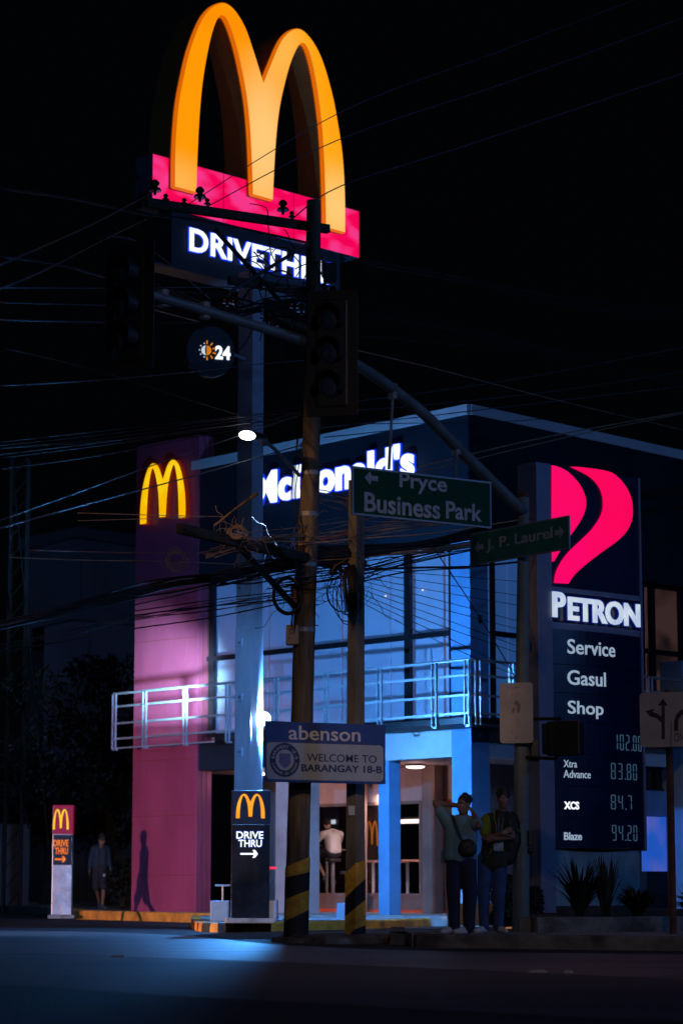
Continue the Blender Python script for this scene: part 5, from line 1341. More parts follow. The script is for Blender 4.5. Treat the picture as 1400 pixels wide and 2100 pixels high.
CB_ = 'cable_blue'; CK = 'cable'; CT = 'cable_tan'; CR = 'cable_red'
for pts, r, m, lb in [
    ([(378, 424, 31.8), (700, 229, 33), (1010, 110, 36), (1300, 0, 40), (1500, -70, 42)], .009, CB_, 'uppermost thin cable rising over the right leg of the giant arches'),
    ([(425, 424, 32.1), (700, 284, 33), (1050, 165, 36), (1400, 36, 40), (1500, 0, 42)], .010, CB_, 'second thin cable from the top, crossing the giant arches towards the upper right'),
    ([(598, 450, 32.9), (700, 381, 33.5), (950, 300, 36), (1400, 150, 40), (1500, 118, 42)], .012, CB_, 'third thin cable from the top, ending at the right insulator of the upper crossarm'),
    ([(0, 386, 24), (150, 408, 27), (300, 440, 30), (430, 455, 32), (640, 500, 33)], .022, CK, 'dark sagging cable entering at the upper left below the pink light box'),
    ([(0, 526, 24), (130, 545, 26), (300, 590, 29), (480, 610, 31), (640, 660, 33)], .018, CK, 'dark thick cable crossing the left traffic light'),
    ([(318, 392, 31.5), (200, 455, 27), (60, 518, 22), (-40, 560, 20)], .008, CB_, 'thin cable falling left from the end of the upper crossarm'),
    ([(300, 450, 31), (225, 486, 28), (90, 555, 24), (-20, 600, 22)], .009, CB_, 'thin pale cable with a clamp falling to the left edge'),
    ([(225, 484, 28), (300, 505, 29), (430, 612, 32)], .009, CB_, 'short pale cable dropping right from the clamp to the mast arm'),
    ([(-10, 590, 28), (200, 591, 30), (440, 589, 32), (640, 590, 33)], .009, CB_, 'upper of three level pale cables behind the left traffic light'),
    ([(-10, 620, 28), (210, 626, 30), (420, 628, 32)], .010, CB_, 'middle of three level pale cables behind the left traffic light'),
    ([(-10, 656, 28), (210, 661, 30), (405, 662, 32)], .012, CB_, 'lower of three level pale cables behind the left traffic light'),
    ([(310, 634, 26), (370, 650, 29), (410, 660, 32)], .008, CT, 'short slack cable hanging under the mast arm beside the round sign'),
    ([(-10, 792, 24), (200, 780, 27), (400, 762, 30), (520, 748, 32), (640, 738, 33)], .008, CB_, 'thin pale cable passing below the round sign with the number 24'),
    ([(0, 712, 26), (200, 760, 28), (420, 830, 31), (620, 890, 33)], .006, CK, 'faint dark cable sloping down right across the black sky at the left'),
    ([(-10, 908, 25), (200, 885, 28), (480, 855, 31), (620, 835, 33)], .006, CK, 'faint thin cable passing just above the red pillar'),
    ([(-10, 941, 25), (250, 908, 29), (420, 880, 31), (620, 856, 33)], .007, CK, 'faint cable crossing the top edge of the red pillar'),
    ([(-10, 1071, 24), (160, 1010, 27), (360, 938, 30), (620, 850, 33)], .008, CB_, 'blue-lit cable rising across the arches on the red pillar, the upper one'),
    ([(-10, 1086, 23), (200, 1028, 27), (400, 975, 30), (620, 912, 33)], .011, CB_, 'brighter blue-lit cable rising across the arches on the red pillar, the lower one'),
    ([(160, 1052, 30), (300, 1056, 30.5), (470, 1060, 31.4)], .007, CT, 'tan cable just under the foot of the lit arches on the red pillar'),
    ([(160, 1068, 30), (300, 1064, 30.5), (420, 1060, 31.4)], .006, CT, 'faint tan cable crossing the lower tips of the lit pillar arches'),
    ([(60, 1128, 27), (200, 1132, 29), (330, 1134, 30), (600, 1134, 32.6)], .008, CR, 'straight reddish cable crossing the red pillar below the emblem'),
    ([(20, 1143, 27), (180, 1149, 29), (330, 1151, 30), (480, 1157, 31.5)], .009, CT, 'straight tan cable crossing the red pillar below the reddish one'),
    ([(645, 695, 33), (760, 690, 34), (1000, 712, 37), (1400, 732, 42)], .010, CK, 'dim brown cable crossing the black sky right of the utility pole'),
    ([(720, 530, 33.5), (900, 560, 36), (1150, 610, 39), (1400, 640, 42)], .020, CK, 'upper of two dim cables sloping right from the pink light box'),
    ([(740, 540, 33.5), (960, 580, 36), (1200, 632, 39), (1400, 656, 42)], .020, CK, 'lower of two dim cables sloping right from the pink light box'),
    ([(730, 718, 29), (900, 758, 33), (1130, 818, 37), (1400, 882, 42)], .008, CT, 'thin brown cable sloping down right past the roof apex'),
    ([(700, 826, 33.2), (850, 808, 35), (1100, 770, 38), (1400, 712, 42)], .009, CB_, 'blue-lit cable rising right above the roof apex'),
    ([(700, 844, 33.2), (900, 828, 35.5), (1150, 800, 38), (1400, 762, 42)], .008, CB_, 'dim blue cable meeting the roof edge left of the apex'),
    ([(640, 880, 33), (800, 862, 34), (1050, 833, 37), (1400, 792, 42)], .010, CB_, 'pale cable crossing the roof apex and rising right'),
    ([(640, 872, 33), (820, 868, 34), (1000, 866, 36), (1250, 850, 39), (1400, 838, 42)], .008, CK, 'nearly level dark cable crossing the roof coping'),
    ([(664, 897, 33.2), (780, 885, 33.8), (880, 873, 34.6)], .010, CB_, 'short beaded cable tied to the pole above the restaurant lettering'),
    ([(860, 958, 34), (970, 930, 36), (1150, 890, 38.5), (1400, 845, 42)], .016, CT, 'upper tan cable crossing the dark wall right of the curved arm'),
    ([(830, 975, 34), (1000, 935, 36), (1200, 888, 38.5), (1400, 848, 42)], .012, CT, 'lower tan cable crossing the dark wall right of the curved arm'),
    ([(430, 1100, 31), (600, 1083, 32.6), (720, 1068, 33.4), (880, 1047, 34), (1000, 1040, 35)], .010, CT, 'thin orange cable rising from the lower crossarm behind the big green sign'),
    ([(610, 1115, 32.7), (700, 1098, 33.2), (800, 1070, 33.8), (960, 1045, 34.6)], .014, CR, 'thick reddish cable rising behind the big green sign'),
    ([(612, 1117, 32.7), (760, 1103, 33.4), (900, 1092, 34), (1100, 1060, 36), (1400, 1010, 42)], .014, CT, 'tan cable passing under the big green sign'),
    ([(527, 1108, 32), (600, 1083, 32.6), (690, 1063, 33.2), (735, 1059, 33.4)], .008, CB_, 'bright blue thin cable between the two poles'),
    ([(650, 1162, 33), (830, 1140, 34), (960, 1120, 35)], .010, CK, 'dark cable leaving the crossarm towards the right sign'),
    ([(745, 1168, 33.4), (860, 1164, 34.5), (990, 1160, 36), (1200, 1135, 38), (1400, 1108, 42)], .022, CK, 'dark straight cable passing below the J. P. Laurel sign'),
    ([(745, 1192, 33.4), (840, 1172, 34.5), (960, 1165, 36)], .014, CK, 'dark cable rising right from the concrete pole'),
    ([(880, 1112, 34), (960, 1230, 34.5), (1045, 1370, 35), (1098, 1480, 36)], .010, CK, 'taut guy cable with a black clamp slanting down to the pylon'),
    ([(278, 1240, 29.5), (360, 1222, 30.5), (470, 1195, 31.8), (600, 1165, 32.7)], .010, CK, 'lower thin dark cable across the middle of the red pillar'),
    ([(278, 1253, 29.5), (380, 1238, 30.7), (500, 1222, 32), (600, 1212, 32.7)], .010, CK, 'second low dark cable across the middle of the red pillar'),
    ([(278, 1262, 29.5), (400, 1246, 30.8), (600, 1228, 32.7)], .012, CK, 'lowest dark cable across the middle of the red pillar'),
]:
    cable(pts, r, m, lb)
# fan of service drops right of the concrete pole
for k in range(9):
    y0 = 1165 + k * 9; y1 = 1195 + k * 26; x1 = 1060 if k % 2 else 1096
    cable([(744, y0, 33.4), (880, (y0 * .58 + y1 * .42), 34.5), (x1, y1, 36)], .006, CK, 'thin dark service wire fanning right from the concrete pole, ' + ('uppermost of nine', 'second from the top', 'third from the top', 'fourth from the top', 'middle one', 'fourth from the bottom', 'third from the bottom', 'second from the bottom', 'lowest of nine')[k], 'service wires fanning from the concrete pole')
# thick lashed bundles
def bundle(path, n, spread, r, m, label, seed):
    rnd = random.Random(seed); t = None; mb = MB(); base = [P(*p) for p in path]
    for k in range(n):
        a = rnd.uniform(0, 6.28); off = Vector((math.cos(a) * spread * rnd.random(), math.sin(a) * .4 * spread, math.sin(a) * spread * rnd.random()))
        pts = [tuple(p + off * rnd.uniform(.4, 1.5) + Vector((0, 0, rnd.uniform(-.3, .3) * spread))) for p in base]
        mb.tube(spline(pts, 6), r * rnd.uniform(.6, 1.4), 5)
    return tag(obj('cable_bundle', mb, m, None, smooth=True, origin=base[0]), label, 'cable bundle', 'thick cable bundles')


bundle([(-30, 1290, 26), (110, 1256, 28), (280, 1213, 29.6), (360, 1196, 30.4), (470, 1180, 31.5), (600, 1155, 32.6)], 22, .07, .011, CK, 'thick dark cable bundle crossing the red pillar from the left', 4)
bundle([(440, 1190, 31.5), (520, 1172, 32.1), (600, 1160, 32.7), (680, 1150, 33.2), (750, 1158, 33.4)], 18, .11, .008, CK, 'loose dark cable bundle beneath the lower crossarm', 5)
bundle([(640, 1135, 33), (720, 1130, 33.3), (850, 1118, 34), (965, 1096, 35), (1060, 1070, 36), (1150, 1045, 37), (1250, 1025, 38.5), (1420, 1002, 42)], 24, .085, .012, CK, 'thick dark cable bundle crossing the pink emblem towards the right edge', 6)
bundle([(640, 1148, 33), (760, 1140, 33.5), (860, 1130, 34), (960, 1120, 35), (1100, 1090, 36)], 14, .09, .008, CT, 'tan-flecked cable bundle just under the big green sign', 7)
bundle([(330, 650 - 50, 27), (460, 640, 31), (560, 620, 32.4), (640, 610, 33), (700, 620, 33.4)], 12, .16, .009, CK, 'messy dark cable bundle among the upper insulators', 8)


bundle([(560, 1205, 32.4), (700, 1190, 33.2), (850, 1150, 34.4), (1000, 1120, 36), (1200, 1075, 38), (1420, 1040, 42)], 9, .16, .007, CK, 'loose sheaf of thin dark cables spreading from the poles towards the pink emblem', 21)
bundle([(430, 1135, 31), (540, 1110, 32.1), (650, 1100, 33), (800, 1082, 33.8), (950, 1062, 34.8)], 9, .16, .006, CT, 'loose copper-coloured wires crossing both poles above the lower crossarm', 22)
bundle([(-30, 1330, 26), (150, 1290, 28), (280, 1262, 29.6), (430, 1240, 31), (600, 1215, 32.6)], 6, .12, .007, CK, 'loose thin dark cables below the thick bundle on the red pillar', 23)
bundle([(640, 1010, 33), (700, 1022, 33.3), (760, 1040, 33.6), (860, 1050, 34)], 9, .16, .0055, CT, 'thin tan wires fanning right from the pole band under the lettering', 24)
bundle([(620, 620, 33), (800, 660, 35), (1100, 720, 38), (1420, 800, 42)], 5, .25, .006, CK, 'faint thin dark cables sloping right across the black sky', 25)
bundle([(620, 840, 33), (560, 850, 32.4), (480, 865, 31), (200, 900, 28), (-30, 925, 25)], 5, .16, .005, CK, 'faint thin dark cables running left above the red pillar', 26)
bundle([(612, 905, 32.9), (605, 960, 32.8), (600, 1020, 32.8), (612, 1100, 32.8), (606, 1200, 32.7), (600, 1290, 32.7)], 8, .06, .006, CK, 'vertical dark wires lashed down the left side of the round pole', 27)


def coil(c, ru, rz, n, r, m, label, seed, Y, jit=.15, turns=1.0):
    rnd = random.Random(seed); mb = MB(); o = P(*c, Y)
    for k in range(n):
        pts = []; a0 = rnd.uniform(0, 6.28); ju = rnd.uniform(1 - jit, 1 + jit); jz = rnd.uniform(1 - jit, 1 + jit); dx = rnd.gauss(0, jit * ru * .5); dz = rnd.gauss(0, jit * rz * .5)
        for i in range(25):
            a = a0 + 2 * math.pi * turns * i / 24; pts.append(o + Vector((dx + ru * ju * math.cos(a), rnd.uniform(-.02, .02), dz + rz * jz * math.sin(a))))
        mb.tube(pts, r, 5)
    return tag(obj('cable_coil', mb, m, None, smooth=True, origin=o), label, 'cable coil', 'coiled spare cable')


coil((590, 1222), .19, .24, 9, .013, CK, 'black coil of spare cable hanging left of the utility pole below the brace', 11, 32.5, .06)
coil((487, 1092), .10, .07, 9, .006, CT, 'tangle of orange-lit wire loops on the lower crossarm', 12, 30.9, .4, .9)
coil((362, 1147), .12, .10, 8, .005, CT, 'small orange tangle of wire hanging in front of the red pillar', 13, 29.8, .5, .8)
coil((706, 1220), .16, .30, 5, .007, CK, 'loose dark cable loops hanging between the two poles', 14, 33.3, .5, .9)
# hanging hank of cable on the concrete pole
mb = MB(); rnd = random.Random(15)
for k in range(26):
    dx = rnd.gauss(0, 6); mb.tube([P(722 + dx * .3, 1158, 33.1), P(718 + dx, 1180, 33.05), P(722 + dx * 1.2, 1215, 33.0), P(724 + dx * 1.1, 1248 + rnd.uniform(-6, 14), 33.05)], .008, 5)
tag(obj('cable_hank', mb, CK, None, smooth=True, origin=P(722, 1158, 33.1)), 'thick hanging hank of black cable ends on the concrete pole', 'cable hank')
# wild wire ends: nobody could count them
mb = MB(); rnd = random.Random(16)
def wisp(x, y, Y, L, k=5, r=.0035):
    p = P(x, y, Y); d = Vector((rnd.gauss(0, 1), rnd.gauss(0, .3), rnd.gauss(0, 1))).normalized(); pts = [p]
    for i in range(k): d = (d + Vector((rnd.gauss(0, .45), rnd.gauss(0, .2), rnd.gauss(0, .45) - .08))).normalized(); p = p + d * L / k; pts.append(p)
    mb.tube(spline([tuple(q_) for q_ in pts], 3), r, 4)
for i in range(14): wisp(rnd.uniform(600, 655), rnd.uniform(1060, 1230), 32.75, rnd.uniform(.2, .5), r=.0028)
for i in range(26): wisp(rnd.uniform(450, 520), rnd.uniform(1080, 1120), 31.1, rnd.uniform(.15, .45))
for i in range(16): wisp(rnd.uniform(560, 760), rnd.uniform(1120, 1230), 33.1, rnd.uniform(.2, .6), r=.0028)
tag(obj('wire_tangle', mb, 'cable_tan', None, smooth=True, origin=P(620, 1130, 32.8)), kind='stuff')
mb = MB()
for i in range(60): wisp(rnd.uniform(530, 780), rnd.uniform(1120, 1240), 33.0, rnd.uniform(.3, .9), r=.004)
for i in range(40): wisp(rnd.uniform(480, 650), rnd.uniform(520, 680), 32.6, rnd.uniform(.4, 1.2), r=.008)
tag(obj('wire_tangle', mb, 'cable', None, smooth=True, origin=P(620, 1130, 32.8)), kind='stuff')
# strain rod leaving the crossarm
mb = MB(); mb.tube([P(440, 1078, 30.8), P(480, 1045, 30.6), P(527, 1012, 30.4)], [.012, .012, .018], 8); mb.tube([P(514, 1022, 30.45), P(528, 1011, 30.4)], .028, 10)
tag(obj('strain_rod', mb, 'cable_tan', None, origin=P(440, 1078, 30.8)), 'orange-lit strain rod slanting up from the lower crossarm past the mast', 'strain rod')
mb = MB(); q = P(984, 1270, 34.8); mb.ball(q, .045, 10, 6, (.7, .7, 1.6)); tag(obj('cable_clamp', mb, 'black_plastic', None, origin=q), 'small black clamp on the slanting guy cable before the balcony', 'clamp')


# ------------------------------------------------------------------ people
def fused(name, mb, m, parent, vox=.009, smooth=6, origin=None):
    """melt overlapping rounded pieces into one continuous surface"""
    me = bpy.data.meshes.new('tmp'); me.from_pydata([tuple(v) for v in mb.v], [], mb.f)
    bm = bmesh.new(); bm.from_mesh(me); bmesh.ops.recalc_face_normals(bm, faces=bm.faces); bm.to_mesh(me); bm.free()
    o = bpy.data.objects.new('tmp', me); COL.objects.link(o)
    r = o.modifiers.new('r', 'REMESH'); r.mode = 'VOXEL'; r.voxel_size = vox
    s = o.modifiers.new('s', 'SMOOTH'); s.factor = .5; s.iterations = smooth
    dg = bpy.context.evaluated_depsgraph_get(); me2 = bpy.data.meshes.new_from_object(o.evaluated_get(dg))
    bpy.data.objects.remove(o); bpy.data.meshes.remove(me)
    org = parent.location if parent is not None and parent.parent is None else parent.parent.location
    me2.transform(Matrix.Translation(-Vector(org))); me2.shade_smooth(); me2.materials.clear(); me2.materials.append(M[m]); me2.name = name
    q = bpy.data.objects.new(name, me2); COL.objects.link(q); q.parent = parent
    return q


def hand(mb, w, d, palm_n, curl=.5, s=1.0, side=1):
    """palm and five fingers: w wrist, d direction, palm_n the way the palm faces"""
    w = Vector(w); d = Vector(d).normalized(); pn = Vector(palm_n); pn = (pn - d * pn.dot(d)).normalized(); x = d.cross(pn) * side
    for k in (-.028, 0, .028): mb.cap(w + x * k * s * .6, w + d * .085 * s + x * k * s, .016 * s, .013 * s, 8)
    for k, L in ((-.031, .062), (-.011, .078), (.010, .074), (.030, .058)):
        a = w + d * .088 * s + x * k * s; b1_ = a + (d * math.cos(curl * .6) + pn * math.sin(curl * .6)) * L * .5 * s; b2_ = b1_ + (d * math.cos(curl * 1.6) + pn * math.sin(curl * 1.6)) * L * .5 * s
        mb.cap(a, b1_, .0095 * s, .0088 * s, 8); mb.cap(b1_, b2_, .0088 * s, .0075 * s, 8)
    a = w + d * .03 * s - x * .03 * s; b_ = a + (d * .75 - x * .7 + pn * .25).normalized() * .04 * s; mb.cap(a, b_, .013 * s, .011 * s, 8); mb.cap(b_, b_ + (d * .95 - x * .2 + pn * .3).normalized() * .032 * s, .0105 * s, .009 * s, 8)


def head(mb, c, fw, up=(0, 0, 1), s=1.0):
    """head centred at c, looking along fw; returns a frame for hair and eyes"""
    c = Vector(c); fw = Vector(fw).normalized(); up = Vector(up); up = (up - fw * up.dot(fw)).normalized(); rt = fw.cross(up)
    R = Matrix((rt, fw, up)).transposed(); q = lambda x, y, z: c + (rt * x + fw * y + up * z) * s
    mb.ball(q(0, -.012, .035), 1, 20, 14, (.076 * s, .092 * s, .088 * s), R)
    mb.ball(q(0, .012, -.02), 1, 18, 12, (.064 * s, .078 * s, .085 * s), R)
    mb.cap(q(0, .05, -.085), q(0, .06, -.08), .028 * s, .024 * s)
    mb.cap(q(-.045, .0, -.055), q(-.015, .055, -.088), .025 * s, .022 * s); mb.cap(q(.045, .0, -.055), q(.015, .055, -.088), .025 * s, .022 * s)
    mb.cap(q(0, .085, .02), q(0, .105, -.022), .009 * s, .015 * s); mb.ball(q(-.013, .097, -.025), .010 * s, 8, 6); mb.ball(q(.013, .097, -.025), .010 * s, 8, 6)
    mb.cap(q(-.02, .086, -.05), q(.02, .086, -.05), .0085 * s, .0085 * s); mb.cap(q(-.018, .085, -.060), q(.018, .085, -.060), .009 * s, .009 * s)
    mb.cap(q(-.045, .078, .03), q(-.015, .086, .028), .009 * s, .009 * s); mb.cap(q(.045, .078, .03), q(.015, .086, .028), .009 * s, .009 * s)
    for k in (-1, 1): mb.ball(q(.076 * k, -.005, 0), 1, 10, 8, (.012 * s, .022 * s, .034 * s), R)
    return q, R


def face_bits(q, s, parent):
    for k in (-1, 1):
        mb = MB(); mb.ball(q(.03 * k, .078, .010), .0135 * s, 10, 8); e = obj('eye', mb, 'eye', parent, smooth=True)
        mb = MB(); mb.ball(q(.03 * k, .0865, .010), .007 * s, 8, 6); obj('pupil', mb, 'ink_black', e, smooth=True)
    mb = MB()
    for k in (-1, 1): mb.cap(q(.048 * k, .080, .036), q(.016 * k, .089, .034), .0045 * s, .005 * s, 6)
    obj('eyebrow', mb, 'hair', parent)


def hair(q, R, s, parent, seed=1, vol=1.0):
    mb = MB(); rnd = random.Random(seed)
    mb.ball(q(0, -.022, .052), 1, 20, 14, (.085 * s * vol, .094 * s * vol, .086 * s * vol), R)
    for k in range(60):
        a = rnd.uniform(0, 6.28); e = rnd.uniform(.0, 1.45); d = (math.cos(e) * math.cos(a), math.cos(e) * math.sin(a), math.sin(e))
        if d[1] > .55 and d[2] < .55: continue
        p0 = q(d[0] * .078 * vol, -.022 + d[1] * .086 * vol, .052 + d[2] * .078 * vol); p1 = q(d[0] * .097 * vol + rnd.gauss(0, .008), -.022 + d[1] * .104 * vol, .052 + d[2] * .099 * vol + rnd.gauss(0, .006))
        mb.cap(p0, p1, .020 * s, .010 * s, 7)
    return fused('hair', mb, 'hair', parent, .008, 2)


def shoe(mb, heel, fw, s=1.0):
    h = Vector(heel); f = Vector(fw).normalized()
    mb.cap(h + Vector((0, 0, .038)), h + f * .12 + Vector((0, 0, .036)), .040 * s, .044 * s); mb.cap(h + f * .10 + Vector((0, 0, .034)), h + f * .205 + Vector((0, 0, .028)), .045 * s, .032 * s)
    mb.cap(h + Vector((0, 0, .05)), h + Vector((0, 0, .085)), .042 * s, .040 * s); mb.cap(h + f * .05 + Vector((0, 0, .055)), h + f * .11 + Vector((0, 0, .05)), .038 * s, .034 * s)


class Fig:
    """figure standing at base (bx,by,bz); joints given in metres: x picture-right, y away, z up"""

    def __init__(s, name, label, base, k=1.0, rz=0):
        s.b = Vector(base); s.k = k; s.t = thing(name, label, 'person', base); s.R = Matrix.Rotation(rz, 3, 'Z')

    def w(s, x, y, z): return s.b + s.R @ (Vector((x, y, z)) * s.k)


def limb(mb, pts, rs, k=1.0):
    for i in range(len(pts) - 1): mb.cap(pts[i], pts[i + 1], rs[i] * k, rs[i + 1] * k)


# --- the man with both hands behind his head
A = Fig('person', 'man in a grey t-shirt and striped track pants with both hands behind his head', (P(943, 1915, 30.5).x, 30.5, .168))
w = A.w
hc = w(.055, -.02, 1.585)
J = dict(nk=w(.04, .0, 1.43), sl=w(-.15, .0, 1.36), sr=w(.19, .0, 1.37), el=w(-.30, -.03, 1.615), er=w(.225, -.16, 1.33), wl=w(-.02, .06, 1.585), wr=w(.17, .0, 1.50), ch=w(.02, 0, 1.25), wa=w(.01, .0, 1.02), hl=w(-.085, 0, .90), hr=w(.10, 0, .90), kl=w(-.085, -.02, .49), kr=w(.125, -.01, .49), al=w(-.075, .02, .09), ar=w(.11, .02, .09))
mb = MB(); q, R = head(mb, hc, (-.62, -.72, -.05)); limb(mb, [J['nk'] - Vector((0, 0, .08)), hc - Vector((0, -.01, .06))], [.062, .052])
limb(mb, [J['sl'], J['el'], J['wl']], [.058, .042, .028]); limb(mb, [J['sr'], J['er'], J['wr']], [.058, .044, .028])
hand(mb, J['wl'], (1, .25, .15), (0, -1, .1), .7, 1.0, 1); hand(mb, J['wr'], (-.55, .3, .75), (-.6, .2, -.5), .8, 1.0, -1)
limb(mb, [w(.02, .02, 1.33), w(.01, .02, 1.02), w(.01, .02, .93)], [.10, .09, .10]); limb(mb, [J['sl'], w(.02, 0, 1.35), J['sr']], [.07, .10, .07])
limb(mb, [J['hl'], J['kl'], J['al']], [.085, .055, .038]); limb(mb, [J['hr'], J['kr'], J['ar']], [.085, .055, .038])
fused('body', mb, 'skin', A.t, .0065, 3)
face_bits(q, 1, A.t); hair(q, R, 1, A.t, 3, 1.0)
mb = MB(); limb(mb, [w(-.09, .0, 1.33), w(-.095, .0, 1.10), w(-.09, 0, .96)], [.10, .10, .118]); limb(mb, [w(.13, .0, 1.33), w(.12, .0, 1.10), w(.10, 0, .96)], [.10, .10, .118]); limb(mb, [w(.02, -.0, 1.36), w(.01, -.01, 1.1), w(0, 0, .965)], [.115, .13, .142])
limb(mb, [J['sl'] + Vector((.02, 0, 0)), J['sl'].lerp(J['el'], .58)], [.086, .075]); limb(mb, [J['sr'] - Vector((.02, 0, 0)), J['sr'].lerp(J['er'], .6)], [.086, .078]); limb(mb, [J['sl'], w(.03, .01, 1.40), J['sr']], [.075, .085, .075])
mb.cap(w(-.20, .04, 1.0), w(-.19, .05, .90), .03, .045)
fused('t_shirt', mb, 'tee_grey', A.t, .0075, 4)
mb = MB(); limb(mb, [w(-.02, 0, .90), w(.04, 0, .90)], [.12, .12]); limb(mb, [J['hl'], J['kl'], w(-.08, .01, .30), w(-.075, .02, .08)], [.108, .093, .083, .075]); limb(mb, [J['hr'], J['kr'], w(.115, .01, .30), w(.11, .02, .08)], [.112, .093, .083, .075])
pt = fused('track_pants', mb, 'navy_pants', A.t, .0085, 3)
for dx in (-.0, .022):
    mb = MB(); limb(mb, [w(-.195 + dx, -.05, .86), w(-.178 + dx, -.055, .49), w(-.158 + dx, -.035, .30), w(-.148 + dx, -.02, .08)], [.009, .009, .009, .009]); obj('side_stripe', mb, 'pants_stripe', pt)
mb = MB(); shoe(mb, w(-.075, .03, 0), (-.75, -.66, 0)); fused('shoe', mb, 'shoe_pale', A.t, .007, 2)
mb = MB(); shoe(mb, w(.10, .03, 0), (-.8, -.6, 0)); fused('shoe', mb, 'shoe_pale', A.t, .007, 2)
bt_ = thing('sling_bag', 'small round black sling bag worn on the chest of the man in grey', 'bag', w(.08, -.19, 1.05))
mb = MB(); mb.ball(w(.09, -.175, 1.05), 1, 18, 12, (.12, .055, .115)); mb.ball(w(.11, -.20, 1.02), 1, 14, 10, (.085, .045, .075)); fused('pouch', mb, 'bag_black', bt_, .008, 2)
mb = MB(); mb.tube(spline([tuple(v) for v in (w(-.09, -.05, 1.46), w(-.06, -.115, 1.36), w(-.01, -.145, 1.22), w(.05, -.17, 1.10))], 5), .016, 8, flat=(1.4, .4)); obj('strap', mb, 'bag_black', bt_)

# --- the man leaning on the signal pole with crossed arms
B = Fig('person', 'man in dark polo and jeans leaning on the pole with crossed arms', (P(1008, 1915, 30.9).x, 30.9, .168))
w = B.w
hc = w(.16, -.03, 1.67); X = .12
J = dict(sl=w(-.045, 0, 1.42), sr=w(.27, .06, 1.44), el=w(-.09, -.10, 1.17), er=w(.25, -.16, 1.20), wl=w(.12, -.26, 1.24), wr=w(.02, -.24, 1.17), hl=w(-.07, .02, .93), hr=w(.11, .02, .93), kl=w(-.10, -.03, .50), kr=w(.09, -.03, .50), al=w(-.095, .02, .09), ar=w(.085, .02, .09))
mb = MB(); q, R = head(mb, hc, (-.12, -.98, -.12)); limb(mb, [w(.12, .01, 1.42), hc - Vector((0, -.02, .06))], [.062, .052])
limb(mb, [J['sl'], J['el'], J['wl']], [.056, .043, .028]); limb(mb, [J['sr'], J['er'], J['wr']], [.056, .044, .028])
hand(mb, J['wl'], (.85, -.05, .4), (0, 1, -.2), .6, 1.0, 1); hand(mb, J['wr'], (-.9, .1, .15), (0, 1, 0), .6, 1.0, -1)
limb(mb, [w(.11, .02, 1.36), w(.04, .02, 1.08), w(.02, .02, .95)], [.10, .09, .10]); limb(mb, [J['sl'], w(.11, 0, 1.41), J['sr']], [.068, .095, .068])
limb(mb, [J['hl'], J['kl'], J['al']], [.082, .054, .038]); limb(mb, [J['hr'], J['kr'], J['ar']], [.082, .054, .038])
fused('body', mb, 'skin', B.t, .0065, 3); face_bits(q, 1, B.t); hair(q, R, 1, B.t, 8, 1.05)
mb = MB(); limb(mb, [w(.03, 0, 1.38), w(-.02, 0, 1.10), w(-.06, 0, .87)], [.10, .10, .10]); limb(mb, [w(.20, .03, 1.38), w(.15, .0, 1.10), w(.10, 0, .87)], [.10, .10, .11]); limb(mb, [w(.11, -.01, 1.40), w(.06, -.02, 1.1), w(.02, 0, .87)], [.11, .12, .12])
limb(mb, [J['sr'], J['sr'].lerp(J['er'], .62)], [.082, .076]); limb(mb, [J['sl'] + Vector((.015, 0, 0)), w(.11, .01, 1.44), J['sr']], [.076, .082, .076])
mb.cap(w(.08, -.06, 1.52), w(.16, -.06, 1.50), .03, .03)
po = fused('polo_shirt', mb, 'polo_dark', B.t, .0075, 4)
mb = MB(); limb(mb, [J['sl'] + Vector((.0, 0, -.01)), J['sl'].lerp(J['el'], .62)], [.084, .077]); fused('sleeve', mb, 'lime', po, .008, 3)
mb = MB(); mb.tube(spline([tuple(v) for v in (w(.04, -.07, 1.53), w(.035, -.11, 1.44), w(.06, -.135, 1.33), w(.05, -.14, 1.24))], 4), .008, 6); mb.tube([w(.30, -.09, 1.30), w(.36, -.04, 1.27)], .010, 6); mb.tube([w(.0, -.125, 1.05), w(-.03, -.12, .98)], .009, 6); obj('piping', mb, 'lime', po)
mb = MB(); limb(mb, [w(-.02, .02, .94), w(.05, .02, .94)], [.125, .125]); limb(mb, [J['hl'], J['kl'], w(-.10, .0, .28), w(-.095, .02, .08)], [.105, .083, .07, .066]); limb(mb, [J['hr'], J['kr'], w(.09, .0, .28), w(.085, .02, .08)], [.105, .083, .07, .066]); fused('jeans', mb, 'jeans', B.t, .0085, 3)
mb = MB(); shoe(mb, w(-.08, .03, 0), (-.62, -.78, 0)); fused('shoe', mb, 'shoe_pale', B.t, .007, 2)
mb = MB(); shoe(mb, w(.09, .03, 0), (.35, -.93, 0)); fused('shoe', mb, 'shoe_pale', B.t, .007, 2)
bt_ = thing('backpack', 'black backpack hanging from the shoulder of the leaning man beside the pole', 'backpack', w(.24, .0, 1.0))
mb = MB(); limb(mb, [w(.285, .05, 1.38), w(.27, .04, 1.15), w(.21, .05, .95)], [.085, .115, .11]); fused('pack', mb, 'bag_black', bt_, .01, 3)
mb = MB(); mb.tube(spline([tuple(v) for v in (w(.20, -.02, 1.52), w(.235, -.105, 1.42), w(.235, -.13, 1.25), w(.22, -.09, 1.02))], 5), .02, 8, flat=(1.3, .4)); obj('strap', mb, 'bag_black', bt_)
bt_ = thing('lanyard_card', 'pale lanyard with printed cards hanging on the leaning man under his arms', 'lanyard', w(.1, -.14, 1.1))
mb = MB(); f = Fr(tuple(w(.0, -.158, 0)[:2]), (1, 0)); f.box(mb, .02, .145, w(0, 0, 1.02).z, w(0, 0, 1.14).z, -.006, 0); obj('card', mb, 'lanyard', bt_, bevel=.003)
